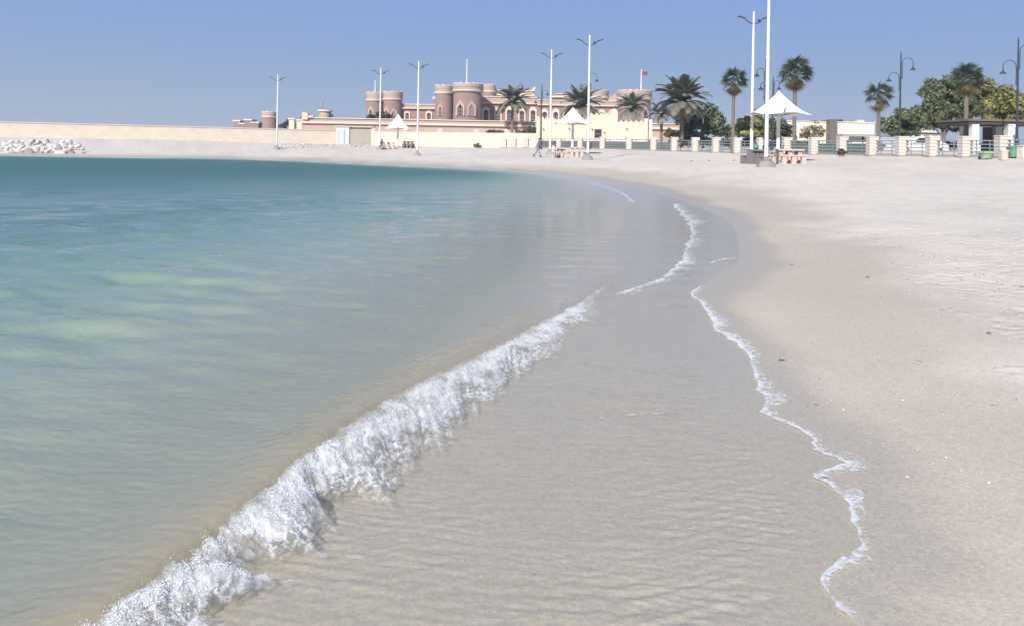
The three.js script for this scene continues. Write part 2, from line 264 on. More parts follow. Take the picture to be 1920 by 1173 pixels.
// ---------------------------------------------------------------- water
const wr = rng(404), WAVES = [];
for (let i = 0; i < 46; i++) { const L = .22 * Math.pow(12, i / 45), a = 1.45 + (wr() - .5) * 1.7; WAVES.push([Math.cos(a) * 6.2832 / L, Math.sin(a) * 6.2832 / L, wr() * 6.28, (L > 1.4 ? .02 : L > .8 ? .034 : .06) * Math.min(1, .4 + .8 * L) * L / 6.2832, L]); }
{
  const { ang, rad } = fanGrid(820, 420, .95, .1, true), na = ang.length, nr = rad.length;
  const pos = new Float32Array(na * nr * 3), col = new Float32Array(na * nr * 3), uv = new Float32Array(na * nr * 2), uv1 = new Float32Array(na * nr * 2), uv2 = new Float32Array(na * nr * 2), keep = new Uint8Array(na * nr);
  const stops = [[0, .98, .975, .95, .98], [1.6, .95, .94, .90, .95], [2.6, .66, .68, .56, .72], [3.4, .42, .455, .36, .45], [5, .29, .352, .28, .2], [7.5, .165, .26, .212, .08], [11, .096, .182, .149, .03], [18, .056, .14, .121, .01], [60, .047, .128, .115, .01]];
  for (let j = 0; j < nr; j++) for (let i = 0; i < na; i++) {
    const k = j * na + i, c = Math.cos(ang[i]), r = rad[j] / Math.max(c, .55), x = Math.sin(ang[i]) * r, z = -c * r, dr = j ? rad[j] - rad[j - 1] : .5;
    const s = coastAt(x, z), sf = s > 3 || s < -4 ? s : edgeAt(x, z), G = ground(x, z, s);
    const [t, A, share] = s < -.4 && r < 16 ? crestAt(x, z) : [-9, 0, 0];
    const off = Math.max(0, -s), patch = .7 + .6 * fbm(x * .16, z * .1, 3) + .35 * fbm(x * .6 + 4, z * .45, 2);
    const wx = noise2(x * .9, z * .9) + .6 * noise2(x * 2.1 + 7, z * 2.1); let wv = 0; for (const [a, b, p, m, L] of WAVES) if (L > dr * 1.7) wv += m * Math.sin(a * x + b * z + p + 1.1 * wx) * Math.min(1, (L / dr - 1.7) / 1.5);
    let rp = 0; if (r < 16) rp = rippleAt(x, z, dr, 1.2 * noise2(x * 3, z * 3));
    const seaAmp = smoothstep(off, 1.8, 6) * clamp(patch, .25, 1.5);
    const film = Math.min(.032, .003 + .02 * Math.max(0, -sf)) + rp * smoothstep(-sf, .02, .5) * (1 - .6 * smoothstep(off, 2.5, 5)) * clamp(.75 + .9 * fbm(x * 1.3, z * .8, 2), .2, 1.3);
    const sea = .025 + wv * seaAmp + rp * .16 * (1 - smoothstep(off, 4, 10));
    let y = Math.max(G + film, sea);
    if (sf > 0) y = G - .06 * smoothstep(sf, 0, .05);
    let d = off * (1 + 2.6 * smoothstep(-z, 30, 55)) + .5 * fbm(x * .3, z * .3, 3) * smoothstep(off, 1, 5) + .45 * smoothstep(off, 3, 8) * (patch - .7);
    let lip = 0;
    if (t > -3 && t < 2 && share > 0 && share < .995) {
      const hump = t < 0 ? Math.exp(-(t * t) / .10) * .75 + .25 * Math.exp(-(t * t) / .6) : Math.exp(-(t * t) / .012);
      y = t < 0 ? Math.max(y, sea + (A - .03) * hump) : Math.max(y, .025 + (A - .03) * hump);
      lip = (t < 0 ? Math.exp(-(t * t) / .05) : Math.exp(-(t * t) / .03)) * clamp(A / .12, 0, 1);
      const fade = 1 - smoothstep(share, .55, .93), front = smoothstep(t, -.02, .25); d = lerp(d, lerp(Math.max(d, 2.5), Math.min(d, 1.6), front), fade);
    } else if (t > 0) d = lerp(d, Math.min(d, 1.6), 1 - smoothstep(share, .55, .93));
    let q = 0; d = Math.max(0, d); while (q < stops.length - 2 && d > stops[q + 1][0]) q++;
    const a = stops[q], b = stops[q + 1], f = clamp((d - a[0]) / (b[0] - a[0]), 0, 1), v = [1, 2, 3, 4].map((m) => lerp(a[m], b[m], f));
    col.set([lerp(v[0], .66, lip * .8), lerp(v[1], .585, lip * .8), lerp(v[2], .42, lip * .8)], k * 3);
    uv.set([x / 1.3, z / 1.3], k * 2); uv1.set([lerp(v[3], .6, lip * .7), .5], k * 2);
    uv2.set([lerp(.09, .5, smoothstep(r, 8, 50)), .5], k * 2); pos.set([x, y, z], k * 3); keep[k] = sf < .25 ? 1 : 0;
  }
  const idx = []; for (let j = 0; j < nr - 1; j++) for (let i = 0; i < na - 1; i++) { const a = j * na + i, b = a + 1, c = a + na, d = c + 1; if (keep[a] || keep[b] || keep[c] || keep[d]) idx.push(a, b, c, b, d, c); }
  const g = new THREE.BufferGeometry();
  g.setAttribute('position', new THREE.BufferAttribute(pos, 3)); g.setAttribute('uv', new THREE.BufferAttribute(uv, 2)); g.setAttribute('uv1', new THREE.BufferAttribute(uv1, 2)); g.setAttribute('color', new THREE.BufferAttribute(col, 3)); g.setAttribute('uv2', new THREE.BufferAttribute(uv2, 2));
  g.setIndex(new THREE.BufferAttribute(new Uint32Array(idx), 1)); g.computeVertexNormals();
  const rough = rampTex.clone(); rough.channel = 2; rough.needsUpdate = true;
  const water = new THREE.MeshPhysicalMaterial({ vertexColors: true, color: 0xffffff, roughness: 1, roughnessMap: rough, ior: 1.33, transmission: 1, transmissionMap: rampTex, thickness: 0, bumpMap: rippleTex, bumpScale: .0065, specularIntensity: .5 });
  const m = new THREE.Mesh(g, water); m.name = 'water'; m.receiveShadow = true; m.castShadow = true; scene.add(m);
  setTag(m, 'turquoise sea of the bay, clear and shallow over the sand', 'water', null, 'structure');
}

// ---------------------------------------------------------------- foam
const foamMat = new THREE.MeshPhysicalMaterial({ vertexColors: true, transparent: true, roughness: .85, transmission: .45, thickness: 0, color: new THREE.Color().setRGB(.91, .91, .90), side: THREE.DoubleSide });
{
  const NU = 2700, NV = 92, pos = [], col = [], idx = [];
  const P = [];
  for (let i = 0; i <= NU; i++) {
    const u = i / NU, f = Math.pow(u, 1.0) * (crest.length - 1), i0 = Math.min(Math.floor(f), crest.length - 2), fr = f - i0;
    const a = crest[i0].clone().lerp(crest[i0 + 1], fr), b = toe[i0].clone().lerp(toe[i0 + 1], fr), A = a.y, big = clamp(A / .14, 0, 1.2);
    const ragged = .18 * noise2(u * 60, 3) + .12 * noise2(u * 160, 7);
    for (let j = 0; j <= NV; j++) {
      const v = j / NV, vv = v * (1 + ragged * v), x = lerp(a.x, b.x, vv), z = lerp(a.z, b.z, vv);
      const prof = Math.pow(1 - v, 1.15) + .35 * Math.sin(v * Math.PI) * Math.exp(-2 * v), g0 = Math.max(ground(x, z, -1.6) , .0);
      let y = Math.max(g0 + .012, .022) + (A - .03) * .92 * clamp(prof, 0, 1.15);
      const n = Math.abs(fbm(x * 6, z * 6, 3)), n2 = fbm(x * 26 + 5, z * 26, 3), n3 = fbm(x * 62, z * 62, 2), lobes = fbm(x * 3.1, z * 3.1, 2);
      const env = Math.sin(Math.min(1, v * 3) * 1.57) * Math.pow(1 - v, .7) * big;
      y += env * (.055 * n + .008 * n2 + .028 * lobes) + .0040 * n3 * big * (1 - .5 * v);
      const hole = fbm(x * 9 + 31, z * 9, 4) * .9 + .35 * fbm(x * 34, z * 34, 2);
      const lace = 1 - smoothstep(cells(x * 19 + .6 * n2, z * 19 + .6 * n3), .06, .42), bodyA = 1.22 - 1.0 * smoothstep(v, .58, 1.12) - .85 * smoothstep(.28 - v, 0, .28) + hole * (.6 + .9 * v) - .4 * (1 - clamp(A / .09, 0, 1));
      const al = (.28 + .55 * smoothstep(bodyA, .35, 1.3)) * smoothstep(bodyA, .05, .5) * lerp(1, .22 + .78 * lace, smoothstep(v + .35 * lobes, .36, .72)) * smoothstep(1 - u, .02, .1) * smoothstep(1 - v, .02, .16);
      const w = .97 + .14 * n3 + .08 * n2;
      pos.push(x + .008 * n3, y, z + .01 * n2); col.push(w * .97, w * .985, w, al);
      P.push([x, y, z, al, v]);
    }
  }
  for (let i = 0; i < NU; i++) for (let j = 0; j < NV; j++) { const a = i * (NV + 1) + j, b = a + NV + 1; if (col[a * 4 + 3] + col[b * 4 + 3] + col[a * 4 + 7] + col[b * 4 + 7] > 0) idx.push(a, b, a + 1, b, b + 1, a + 1); }
  const g = new THREE.BufferGeometry(); g.setAttribute('position', new THREE.Float32BufferAttribute(pos, 3)); g.setAttribute('color', new THREE.Float32BufferAttribute(col, 4)); g.setIndex(idx); g.computeVertexNormals();
  top('wave_foam', g, foamMat, 'long white foaming front of the small wave breaking on the strand', 'foam', null, 'stuff');
  const r = rng(77), ico = new THREE.IcosahedronGeometry(1, 1), dropMat = new THREE.MeshPhysicalMaterial({ color: new THREE.Color().setRGB(.95, .96, .97), roughness: .15, clearcoat: 1, clearcoatRoughness: .05 });
  const N = 14000, im = new THREE.InstancedMesh(ico, dropMat, N), m4 = new THREE.Matrix4(); let n = 0, guard = 0;
  while (n < N && guard++ < 400000) {
    const p = P[Math.floor(Math.pow(r(), 1.1) * P.length)]; if (p[3] < .5 || p[4] < .12 || r() > 1.02 - p[4]) continue;
    const up = p[4] < .25 && r() < .35 ? r() * r() * .045 : .001, q = .0006 + .0011 * r();
    m4.makeScale(q, q, q).setPosition(p[0] + (r() - .5) * .03 - up * .3, p[1] + up, p[2] + (r() - .5) * .03); im.setMatrixAt(n++, m4);
  }
  im.count = n; im.name = 'wave_spray'; scene.add(im); setTag(im, 'fine white droplets and bubbles sparkling on the breaking wave', 'spray', null, 'stuff');
}
function foamRibbon(name, px, y0, label, widthPx, lace, seed, hgt = .006) {
  const line = curve(px.map(([a, b]) => { const p = onY(a, b, y0); return p; }), 400), wl = px.map((p) => p[2] ?? widthPx);
  let L = 0; for (let i = 1; i < line.length; i++) L += line[i].distanceTo(line[i - 1]);
  const d0 = Math.max(2.5, -line[0].z), NU = Math.min(1600, Math.ceil(L / (.0045 * Math.max(1, Math.min(-line[0].z, -line[line.length - 1].z) / 3.5)))), NV = 34, pos = [], col = [], idx = [];
  for (let i = 0; i <= NU; i++) {
    const f = i / NU * (line.length - 1), i0 = Math.min(Math.floor(f), line.length - 2), p = line[i0].clone().lerp(line[i0 + 1], f - i0), a = line[Math.max(0, i0 - 4)], b = line[Math.min(line.length - 1, i0 + 5)];
    const tx = b.x - a.x, tz = b.z - a.z, tl = Math.hypot(tx, tz), nx = tz / tl, nz = -tx / tl;            // towards the sea (the line runs away from the lens)
    const fw = i / NU * (wl.length - 1), w0 = Math.min(Math.floor(fw), wl.length - 2), wd = lerp(wl[w0], wl[w0 + 1], fw - w0) * -p.z / F * (.75 + .5 * noise2(i / NU * 40, seed));
    for (let j = 0; j <= NV; j++) {
      const v = j / NV, o = (v - .12) * wd + .15 * wd * noise2(i / NU * 90, seed + 5), x = p.x - nx * o, z = p.z - nz * o, sN = fbm(x * 26 + seed, z * 26, 3), sF = fbm(x * 75, z * 75 + seed, 2);
      const s = coastAt(x, z), gy = Math.max(ground(x, z, s) + .004, s < -1 ? .03 : -9);
      const net = 1 - smoothstep(cells(x * 24 + sN, z * 24), .08, .45); const al = .93 * lerp(1, .2 + .8 * net, smoothstep(v, .3, .7)) * smoothstep(smoothstep(v, 0, .2) * (.98 - v * lace * 1.15) + sN * (.5 + .8 * v) + .25 * sF + .14 * noise2(i / NU * 30, seed + 2), .06, .82) * (lace > .85 ? smoothstep(noise2(i / NU * 14, seed) + .5 * noise2(i / NU * 41, seed), -.1, .35) : 1) * smoothstep(Math.min(i, NU - i) / NU, 0, .02);
      pos.push(x, gy + .004 + (hgt * Math.sin(Math.min(1, v * 5) * 1.57) * (1 - v) * (1 + sN)) + .004 * sF, z); const w = .92 + .12 * sF; col.push(w * .97, w * .985, w, al);
    }
  }
  for (let i = 0; i < NU; i++) for (let j = 0; j < NV; j++) { const a = i * (NV + 1) + j, b = a + NV + 1; if (col[a * 4 + 3] + col[b * 4 + 3] + col[a * 4 + 7] + col[b * 4 + 7] > 0) idx.push(a, b, a + 1, b, b + 1, a + 1); }
  const g = new THREE.BufferGeometry(); g.setAttribute('position', new THREE.Float32BufferAttribute(pos, 3)); g.setAttribute('color', new THREE.Float32BufferAttribute(col, 4)); g.setIndex(idx); g.computeVertexNormals();
  return top(name, g, foamMat, label, 'foam', null, 'stuff');
}
foamRibbon('swash_foam', edgePx.slice(0, 27).map(([a, b], i) => [a - 3, b, [26, 32, 44, 52, 60, 52, 48, 52, 48, 40, 46, 40, 34, 32, 30, 36, 42, 42, 40, 36, 30, 30, 36, 30, 20, 22, 16][i]]), .06, 'thin winding line of white foam at the edge of the swash, right of the wave', 26, .55, 3, .006);
foamRibbon('swash_foam', [[1155, 552], [1180, 545], [1215, 534], [1240, 526], [1262, 508], [1282, 486], [1286, 468], [1296, 440], [1290, 418], [1272, 398], [1262, 384]], .03, 'broken line of foam running away from the wave into the bend of the bay', 34, .6, 8, .008);
foamRibbon('swash_foam', [[1108, 342], [1130, 348], [1146, 353], [1168, 362], [1178, 369], [1192, 380]], .04, 'short far patch of foam at the inner bend of the bay', 13, .6, 12, .012);
foamRibbon('swash_foam', [[1330, 498], [1345, 492], [1362, 490], [1380, 489]], .05, 'faint short foam streak on the wet sand by the bend', 6, .7, 21, .01);
foamRibbon('swash_foam', [[1180, 1000], [1225, 997], [1270, 996], [1310, 1001]], .03, 'small pale foam streak lying on the clear shallow water', 17, .9, 22, .004);
foamRibbon('swash_foam', [[1100, 788], [1150, 782], [1200, 780], [1250, 780], [1312, 776]], .03, 'thin dotted foam streak on the shallow water above the pale one', 10, .95, 25, .004);

// ---------------------------------------------------------------- walls of the bay
const yAt = (px, py, d) => at(px, py, d).y;
function wallRun(parent, name, mat, a, b, thick, y0, y1, extra = 0) {          // a straight wall between two plan points, relative to parent
  const dx = b.x - a.x, dz = b.z - a.z, L = Math.hypot(dx, dz) + extra, g = new THREE.BoxGeometry(L, y1 - y0, thick);
  g.rotateY(Math.atan2(-dz, dx)); g.translate((a.x + b.x) / 2, (y0 + y1) / 2, (a.z + b.z) / 2);
  return obj(name, g, mat, parent);
}
{
  const A = at(-420, 240, 90), B = at(636, 250, 126); A.y = B.y = 0;
  const t = thing('sea_wall', 'long low cream sea wall behind the rocks and sand at far left', 'wall', V(0, 0, 0));
  const n = 9; for (let i = 0; i < n; i++) {
    const p = A.clone().lerp(B, i / n), q = A.clone().lerp(B, (i + 1) / n - .00015);
    const k = 3.40;
    wallRun(t, 'wall_panel', M.paleWall, p, q, .5, .6, k); wallRun(t, 'coping', M.coping, p, q, .62, k, k + .13);
  }
}
// rocks of the revetment
{
  const r = rng(808), variants = [];
  for (let v = 0; v < 6; v++) {
    let g = new THREE.IcosahedronGeometry(1, 2); g.deleteAttribute('uv'); g.deleteAttribute('normal'); g = mergeVertices(g); const p = g.attributes.position;
    for (let i = 0; i < p.count; i++) { const x = p.getX(i), y = p.getY(i), z = p.getZ(i), k = 1 + .32 * noise2(x * 1.3 + v * 9, y * 1.3 + z * 1.7 + v) + .12 * noise2(x * 4 + v, z * 4 - y * 3); p.setXYZ(i, Math.round(x * k * 3.2) / 3.2 * .4 + x * k * .6, y * k * .78, z * k); }
    g.setAttribute('uv', new THREE.BufferAttribute(new Float32Array(p.count * 2), 2)); g = g.toNonIndexed(); g.computeVertexNormals(); variants.push(g);
  }
  const mats = [M.rock, std([.50, .46, .41], .95, { map: mottle }), std([.62, .59, .55], .95, { map: mottle }), std([.30, .27, .24], .95, { map: mottle })];
  for (let row = 0; row < 6; row++) for (let px = -26; px < 172; px += 9 + r() * 5) {
    const f = row / 5, py = lerp(288, 267, f) + (r() - .5) * 3 - px * 0, thin = smoothstep(px, 100, 165);
    if (r() < thin * .85) continue;
    const d = lerp(77, 89, f) + (r() - .5), p = at(px, py, d), s = (.23 + .17 * r()) * (1 - .35 * thin) * (row ? 1 : 1.12);
    const m = new THREE.Mesh(variants[Math.floor(r() * 6)], mats[row === 0 && r() < .5 ? 3 : Math.floor(r() * 3)]); m.name = numbered('revetment_rock'); m.position.copy(p); m.rotation.set(r() * .6, r() * 6.3, r() * .6); m.scale.set(s * 1.25, s, s * 1.15); m.castShadow = m.receiveShadow = true; scene.add(m);
    const course = ['at the waterline', 'one course above the waterline', 'two courses above the waterline', 'two courses below the sea wall', 'one course below the sea wall', 'touching the foot of the sea wall'][row];
    const zone = ['by the left picture edge', 'in the left third', 'left of the middle', 'right of the middle', 'in the right third', 'at the thinning right end'][clamp(Math.floor((px + 26) / 33), 0, 5)];
    const look = (s > .31 ? 'big ' : s > .25 ? 'mid-sized ' : 'small ') + ['cream-grey', 'beige', 'whitest', 'dark wet'][mats.indexOf(m.material)];
    setTag(m, look + ' boulder ' + zone + ', ' + course, 'rock', 'boulders of the revetment ' + zone + ', ' + course);
  }
  // a bank of sand and small rubble under the boulders and along the wall
  const bits = [], core = [];
  for (let i = 0; i < 260; i++) { const px = 515 + r() * 190 * Math.pow(r(), .3), d = 110 + (r() - .5) * 26, p = at(px, 272, d); p.y = ground(p.x, p.z) + .05; const s = .05 + .15 * r() * r(); bits.push(variants[i % 6].clone().scale(s * 1.2, s, s).rotateY(r() * 6).translate(p.x, p.y, p.z)); }
  top('rubble', bits, M.rock, 'scattered white rubble on the sand before the cream wall left of the grey cabin', 'rubble', null, 'stuff');
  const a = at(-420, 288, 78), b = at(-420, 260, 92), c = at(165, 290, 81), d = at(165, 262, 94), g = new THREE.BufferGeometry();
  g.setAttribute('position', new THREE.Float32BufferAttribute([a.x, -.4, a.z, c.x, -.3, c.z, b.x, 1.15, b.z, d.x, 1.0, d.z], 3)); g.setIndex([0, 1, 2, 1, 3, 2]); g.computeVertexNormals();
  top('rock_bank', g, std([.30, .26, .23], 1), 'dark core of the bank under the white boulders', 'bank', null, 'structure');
}
// grey cabin at the end of the wall
{
  const D = 124, o = at(666, 272, D); o.y = ground(o.x, o.z) - .1; const H = yAt(666, 238, D) - o.y, wL = 25 / F * D, wR = 45 / F * D;
  const t = thing('utility_cabin', 'small pale cabin with grey-white door front at the end of the sea wall', 'cabin', o);
  obj('front_wall', box(wL, H, 2.2, -(34 - 12.5) / F * D, H / 2, 0), M.kiosk, t); obj('side_wall', box(wR, H * .97, 2.0, 12 / F * D, H * .485, -.12), M.kioskSide, t);
  obj('roof', box(wL + wR + .15, .12, 2.5, 0, H + .06, 0), M.coping, t);
  const d = obj('door', box(wL * .42, H * .78, .06, -(34 - 10) / F * D, H * .42, 1.13), std([.48, .51, .56], .5), t); obj('door_frame', [box(.06, H * .82, .09, -(34 - 10) / F * D - wL * .24, H * .42, 1.14), box(.06, H * .82, .09, -(34 - 10) / F * D + wL * .24, H * .42, 1.14)], M.kiosk, t);
  obj('plinth', box(wL + wR + .1, .18, 2.3, 0, .05, .02), M.concrete, t);
}
// cream boundary wall with posts
{
  const A = at(700, 262, 118), B = at(1012, 262, 109); const t = thing('boundary_wall', 'pale yellow garden wall with posts between the grey cabin and the gatehouse', 'wall', V(0, 0, 0));
  const pxs = [700, 757, 762, 825, 893, 950, 1012]; let prev = null;
  for (const px of [700, 760, 825, 893, 950, 1012]) {
    const f = (px - 700) / 312, d = 1 / lerp(1 / 118, 1 / 109, f), p = at(px, 262, d), y1 = yAt(px, lerp(248, 251, f), d); p.y = 0;
    if (prev) { wallRun(t, 'wall_panel', M.cream, prev.p, p, .25, .5, (prev.y1 + y1) / 2); wallRun(t, 'coping', M.coping, prev.p, p, .34, (prev.y1 + y1) / 2, (prev.y1 + y1) / 2 + .1); }
    const q = obj('post', box(.62, y1 + .35 - .5, .5, p.x, (y1 + .35 + .5) / 2, p.z), px === 760 ? M.ledge : M.cream, t); obj('post_cap', [box(.78, .12, .66, p.x, y1 + .41, p.z), new THREE.ConeGeometry(.4, .2, 4).rotateY(.785).translate(p.x, y1 + .57, p.z)], M.coping, q);
    prev = { p, y1 };
  }
}
// ---------------------------------------------------------------- pink palace wall
{
  const t = thing('palace_wall', 'long salmon pink palace wall with banded coping behind the pale garden wall', 'wall', V(0, 0, 0));
  const D = 140, seg = [[567, 640], [640, 715], [715, 790], [790, 865], [865, 940], [940, 1010], [1215, 1290]];
  const band = (name, mat, y0, y1, out) => { for (const [a, b] of seg) { const p = at(a, 230, D), q = at(b, 230, D); p.y = q.y = 0; wallRun(t, name, mat, p, q, .6 + out, y0, y1); } };
  const Y = (py) => yAt(780, py, D);
  band('wall_base', M.pink, 1, Y(236), 0); band('ledge', M.ledge, Y(234.5), Y(230.5), .7); band('ledge_shadow_band', M.pink, Y(236), Y(234.5), .2); band('parapet', M.drum, Y(230.5), Y(225), .1); band('coping', M.coping, Y(225), Y(223.5), .5);
  const L = at(573, 222, D - .3), c = obj('corner_block', [box(.9, 1.2, 1.1, L.x, Y(221.5), L.z), box(.6, .5, .9, L.x - .25, Y(217), L.z), box(.9, .35, .9, L.x + .9, Y(222), L.z)], M.ledge, t);
  const k = at(609, 215, D + 2); const tr = obj('roof_turret', [cyl(1.1, 1.1, 1.5, k.x, Y(224), k.z, 16)], M.pink, t); obj('turret_cap', cyl(1.35, 1.35, .25, k.x, Y(211), k.z, 16), M.coping, tr); obj('vent_pipe', cyl(.1, .1, 1.4, k.x - .4, Y(208), k.z, 8), M.greyMetal, tr); obj('roof_box', box(.5, .45, .5, k.x + 1.3, Y(219), k.z + .5), M.darkMetal, tr);
}
// ---------------------------------------------------------------- palace
function archShape(w, h, kind) {
  const s = new THREE.Shape(), a = w / 2; s.moveTo(-a, 0); s.lineTo(-a, h * .52);
  if (kind === 'ogee') { s.bezierCurveTo(-a, h * .74, -a * .45, h * .78, 0, h); s.bezierCurveTo(a * .45, h * .78, a, h * .74, a, h * .52); }
  else s.absarc(0, h - a, a, Math.PI, 0, true);
  s.lineTo(a, 0); s.closePath(); return s;
}
function archWindow(parent, w, h, kind, place, turn, blind) {                       // frame and pane, sub-parts of a tower or wall
  const frame = archShape(w * 1.55, h * 1.28, kind), hole = new THREE.Path(archShape(w, h, kind).getPoints(8).reverse()); frame.holes.push(hole);
  const set = (g) => g.rotateY(turn).translate(place.x, place.y, place.z);
  obj('window_frame', set(new THREE.ExtrudeGeometry(frame, { depth: .16, bevelEnabled: true, bevelSize: .02, bevelThickness: .02, bevelSegments: 1, curveSegments: 8 })), kind === 'ogee' ? M.ogee : M.ledge, parent);
  obj('window_pane', set(new THREE.ExtrudeGeometry(archShape(w * 1.02, h * 1.01, kind), { depth: .05, bevelEnabled: false, curveSegments: 8 })), blind ? M.redStone : M.dark, parent);
  if (!blind) obj('window_grille', set(mergeGeometries([box(w * .08, h * .7, .05, -w * .22, h * .36, .09), box(w * .08, h * .7, .05, w * .22, h * .36, .09), box(w, h * .05, .05, 0, h * .2, .09), box(w, h * .05, .05, 0, h * .5, .09)].map(plain))), M.grille, parent);
}
function roundTower(parent, x0, x1, pm, pd, pl0, pl1, pb, D, wins, org) {           // px of merlon top, drum top, ledge top / bottom, foot
  const cxp = (x0 + x1) / 2, R = (x1 - x0) / 2 / F * D, Y = (py) => yAt(cxp, py, D) - org.y, C = at(cxp, 200, D); C.z -= R; const cx = C.x - org.x, cz = C.z - org.z, n = 28;
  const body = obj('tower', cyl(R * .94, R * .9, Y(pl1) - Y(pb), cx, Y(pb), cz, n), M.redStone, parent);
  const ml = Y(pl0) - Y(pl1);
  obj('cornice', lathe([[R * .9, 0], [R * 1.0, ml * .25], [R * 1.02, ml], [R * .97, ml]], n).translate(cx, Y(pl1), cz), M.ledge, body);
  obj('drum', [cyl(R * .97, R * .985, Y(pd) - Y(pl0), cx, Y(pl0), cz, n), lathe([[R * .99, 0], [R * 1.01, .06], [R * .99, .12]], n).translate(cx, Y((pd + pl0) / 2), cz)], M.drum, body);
  const mg = [], N = Math.max(8, Math.round(R * 6.28 / 1.5)), mh = Y(pm) - Y(pd);
  for (let i = 0; i < N; i++) { const a = i / N * 6.2832, b = box(.62, mh * .55, .4, 0, 0, R * .86); b.translate(0, mh * .6 + 0, 0); mg.push(b.rotateY(a)); }
  mg.push(new THREE.CylinderGeometry(R * .99, R * .99, mh * .36, n).translate(0, mh * .18, 0));
  obj('battlement', mergeGeometries(mg.map(plain)).translate(cx, Y(pd), cz), M.trim, body);
  for (const [wx, top_, bot, wpx, kind, blind] of wins ?? []) {
    const off = clamp((wx - cxp) / ((x1 - x0) / 2) / .93, -.95, .95), a = Math.asin(off), rr = R * .925;
    archWindow(body, wpx / F * D, Y(top_) - Y(bot), kind ?? 'ogee', V(cx + Math.sin(a) * rr, Y(bot), cz + Math.cos(a) * rr - .04), a, blind);
  }
  return body;
}
{
  const D = 168, org = at(905, 232, D); const t = thing('palace', 'large reddish stone palace with round battlemented towers and arched windows', 'palace', org);
  const Y = (py, px = 905) => yAt(px, py, D) - org.y, X = (px) => at(px, 200, D).x - org.x;
  const block = (name, x0, x1, y0, y1, deep, zOff, mat, par = t) => { const w = X(x1) - X(x0), h = Y(y0, (x0 + x1) / 2) - Y(y1, (x0 + x1) / 2); return obj(name, box(w, h, deep, (X(x0) + X(x1)) / 2, Y(y1, (x0 + x1) / 2) + h / 2, -zOff - deep / 2), mat, par); };
  // long single-storey wings
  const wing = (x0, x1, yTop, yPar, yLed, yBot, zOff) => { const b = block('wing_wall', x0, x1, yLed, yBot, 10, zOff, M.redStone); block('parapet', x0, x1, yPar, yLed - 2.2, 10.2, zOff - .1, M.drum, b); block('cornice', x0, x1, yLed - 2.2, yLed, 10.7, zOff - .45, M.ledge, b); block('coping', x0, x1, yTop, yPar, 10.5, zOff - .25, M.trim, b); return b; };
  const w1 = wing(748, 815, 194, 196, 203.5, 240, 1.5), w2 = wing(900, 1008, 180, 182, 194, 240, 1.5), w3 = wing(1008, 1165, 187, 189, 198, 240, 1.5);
  for (const [b, list] of [[w1, [[762, 211, 223, 7], [803, 211, 226, 8]]], [w2, [[911, 205, 226, 9], [934, 205, 226, 9], [955, 205, 226, 9], [979, 207, 228, 9], [1000, 206, 228, 9]]], [w3, [[1022, 209, 229, 9], [1043, 209, 230, 9], [1064, 210, 230, 9], [1086, 210, 230, 9], [1108, 210, 230, 9], [1130, 210, 230, 9], [1150, 210, 230, 9]]]]) for (const [x, a, c, w] of list) archWindow(b, w / F * D, Y(a, x) - Y(c, x), 'round', V(X(x), Y(c, x), -1.46), 0);
  // upper storeys
  const u1 = block('upper_storey', 925, 1003, 176, 183, 8, 6, M.pink); block('cornice', 918, 1003.5, 172, 176, 9, 5.6, M.ledge, u1); block('parapet', 926, 1000, 167, 172, 8.2, 6, M.drum, u1); block('coping', 926, 1003, 165, 167, 8.6, 5.8, M.trim, u1);
  for (const x of [984, 992]) block('window_slot', x, x + 4, 177.5, 181.5, .3, 5.9, M.dark, u1);
  obj('roof_horn', [box(.5, 1.2, .5, 0, 0, 0).rotateZ(-.7).translate(X(1001), Y(163.5, 1001), -6.5)], M.trim, u1); obj('roof_horn', [box(.5, 1, .5, 0, 0, 0).rotateZ(.7).translate(X(927), Y(164, 927), -6.5)], M.trim, u1); obj('chimney', box(.35, 1.5, .35, X(980), Y(161, 980), -8), M.darkMetal, u1);
  const u2 = block('upper_storey', 1040, 1108, 180, 190, 8, 6, M.redStone); block('cornice', 1036, 1109, 177, 180, 9, 5.5, M.ledge, u2); block('parapet', 1045, 1106, 173.5, 177, 8.2, 6, M.drum, u2); block('coping', 1045, 1106, 172, 173.5, 8.6, 5.8, M.trim, u2);
  // towers
  roundTower(t, 682, 719, 171, 173.5, 186, 189.5, 240, D + 6, [[695, 204, 222, 8]], org);
  roundTower(t, 714, 752.5, 170, 172, 183.5, 187.5, 240, D - 1, [[724, 205, 222, 8], [738, 207, 222, 8, 'ogee', true]], org);
  roundTower(t, 903, 929, 156.5, 159, 169.5, 173, 232, D + 4, [], org);
  roundTower(t, 812, 850, 157.5, 160.5, 171.5, 176, 240, D - 2, [[825.5, 198, 218, 6.5]], org);
  roundTower(t, 845, 905, 153, 156.5, 167.5, 171.5, 240, D - 7, [[863, 194, 217, 12], [884, 194.5, 217, 11, 'ogee', true]], org);
  roundTower(t, 1104, 1144, 167, 169.5, 180.5, 184.5, 240, D + 2, [], org);
  roundTower(t, 1160, 1229, 166.5, 169.5, 182, 186.5, 240, D - 6, [[1212, 206, 226, 11]], org);
  const ramp = X(1145); obj('stair_wall', new THREE.ExtrudeGeometry(new THREE.Shape([[X(1128), Y(192, 1140)], [X(1162), Y(170, 1140)], [X(1162), Y(200, 1140)], [X(1128), Y(200, 1140)]].map(([a, b]) => new THREE.Vector2(a, b))), { depth: .6, bevelEnabled: false }).translate(0, 0, -4), M.pink, t);
  block('parapet_step', 806, 814, 178, 183, 3, 5, M.trim); block('side_wall', 807, 815, 183, 240, 4, 5, M.redStone);
}
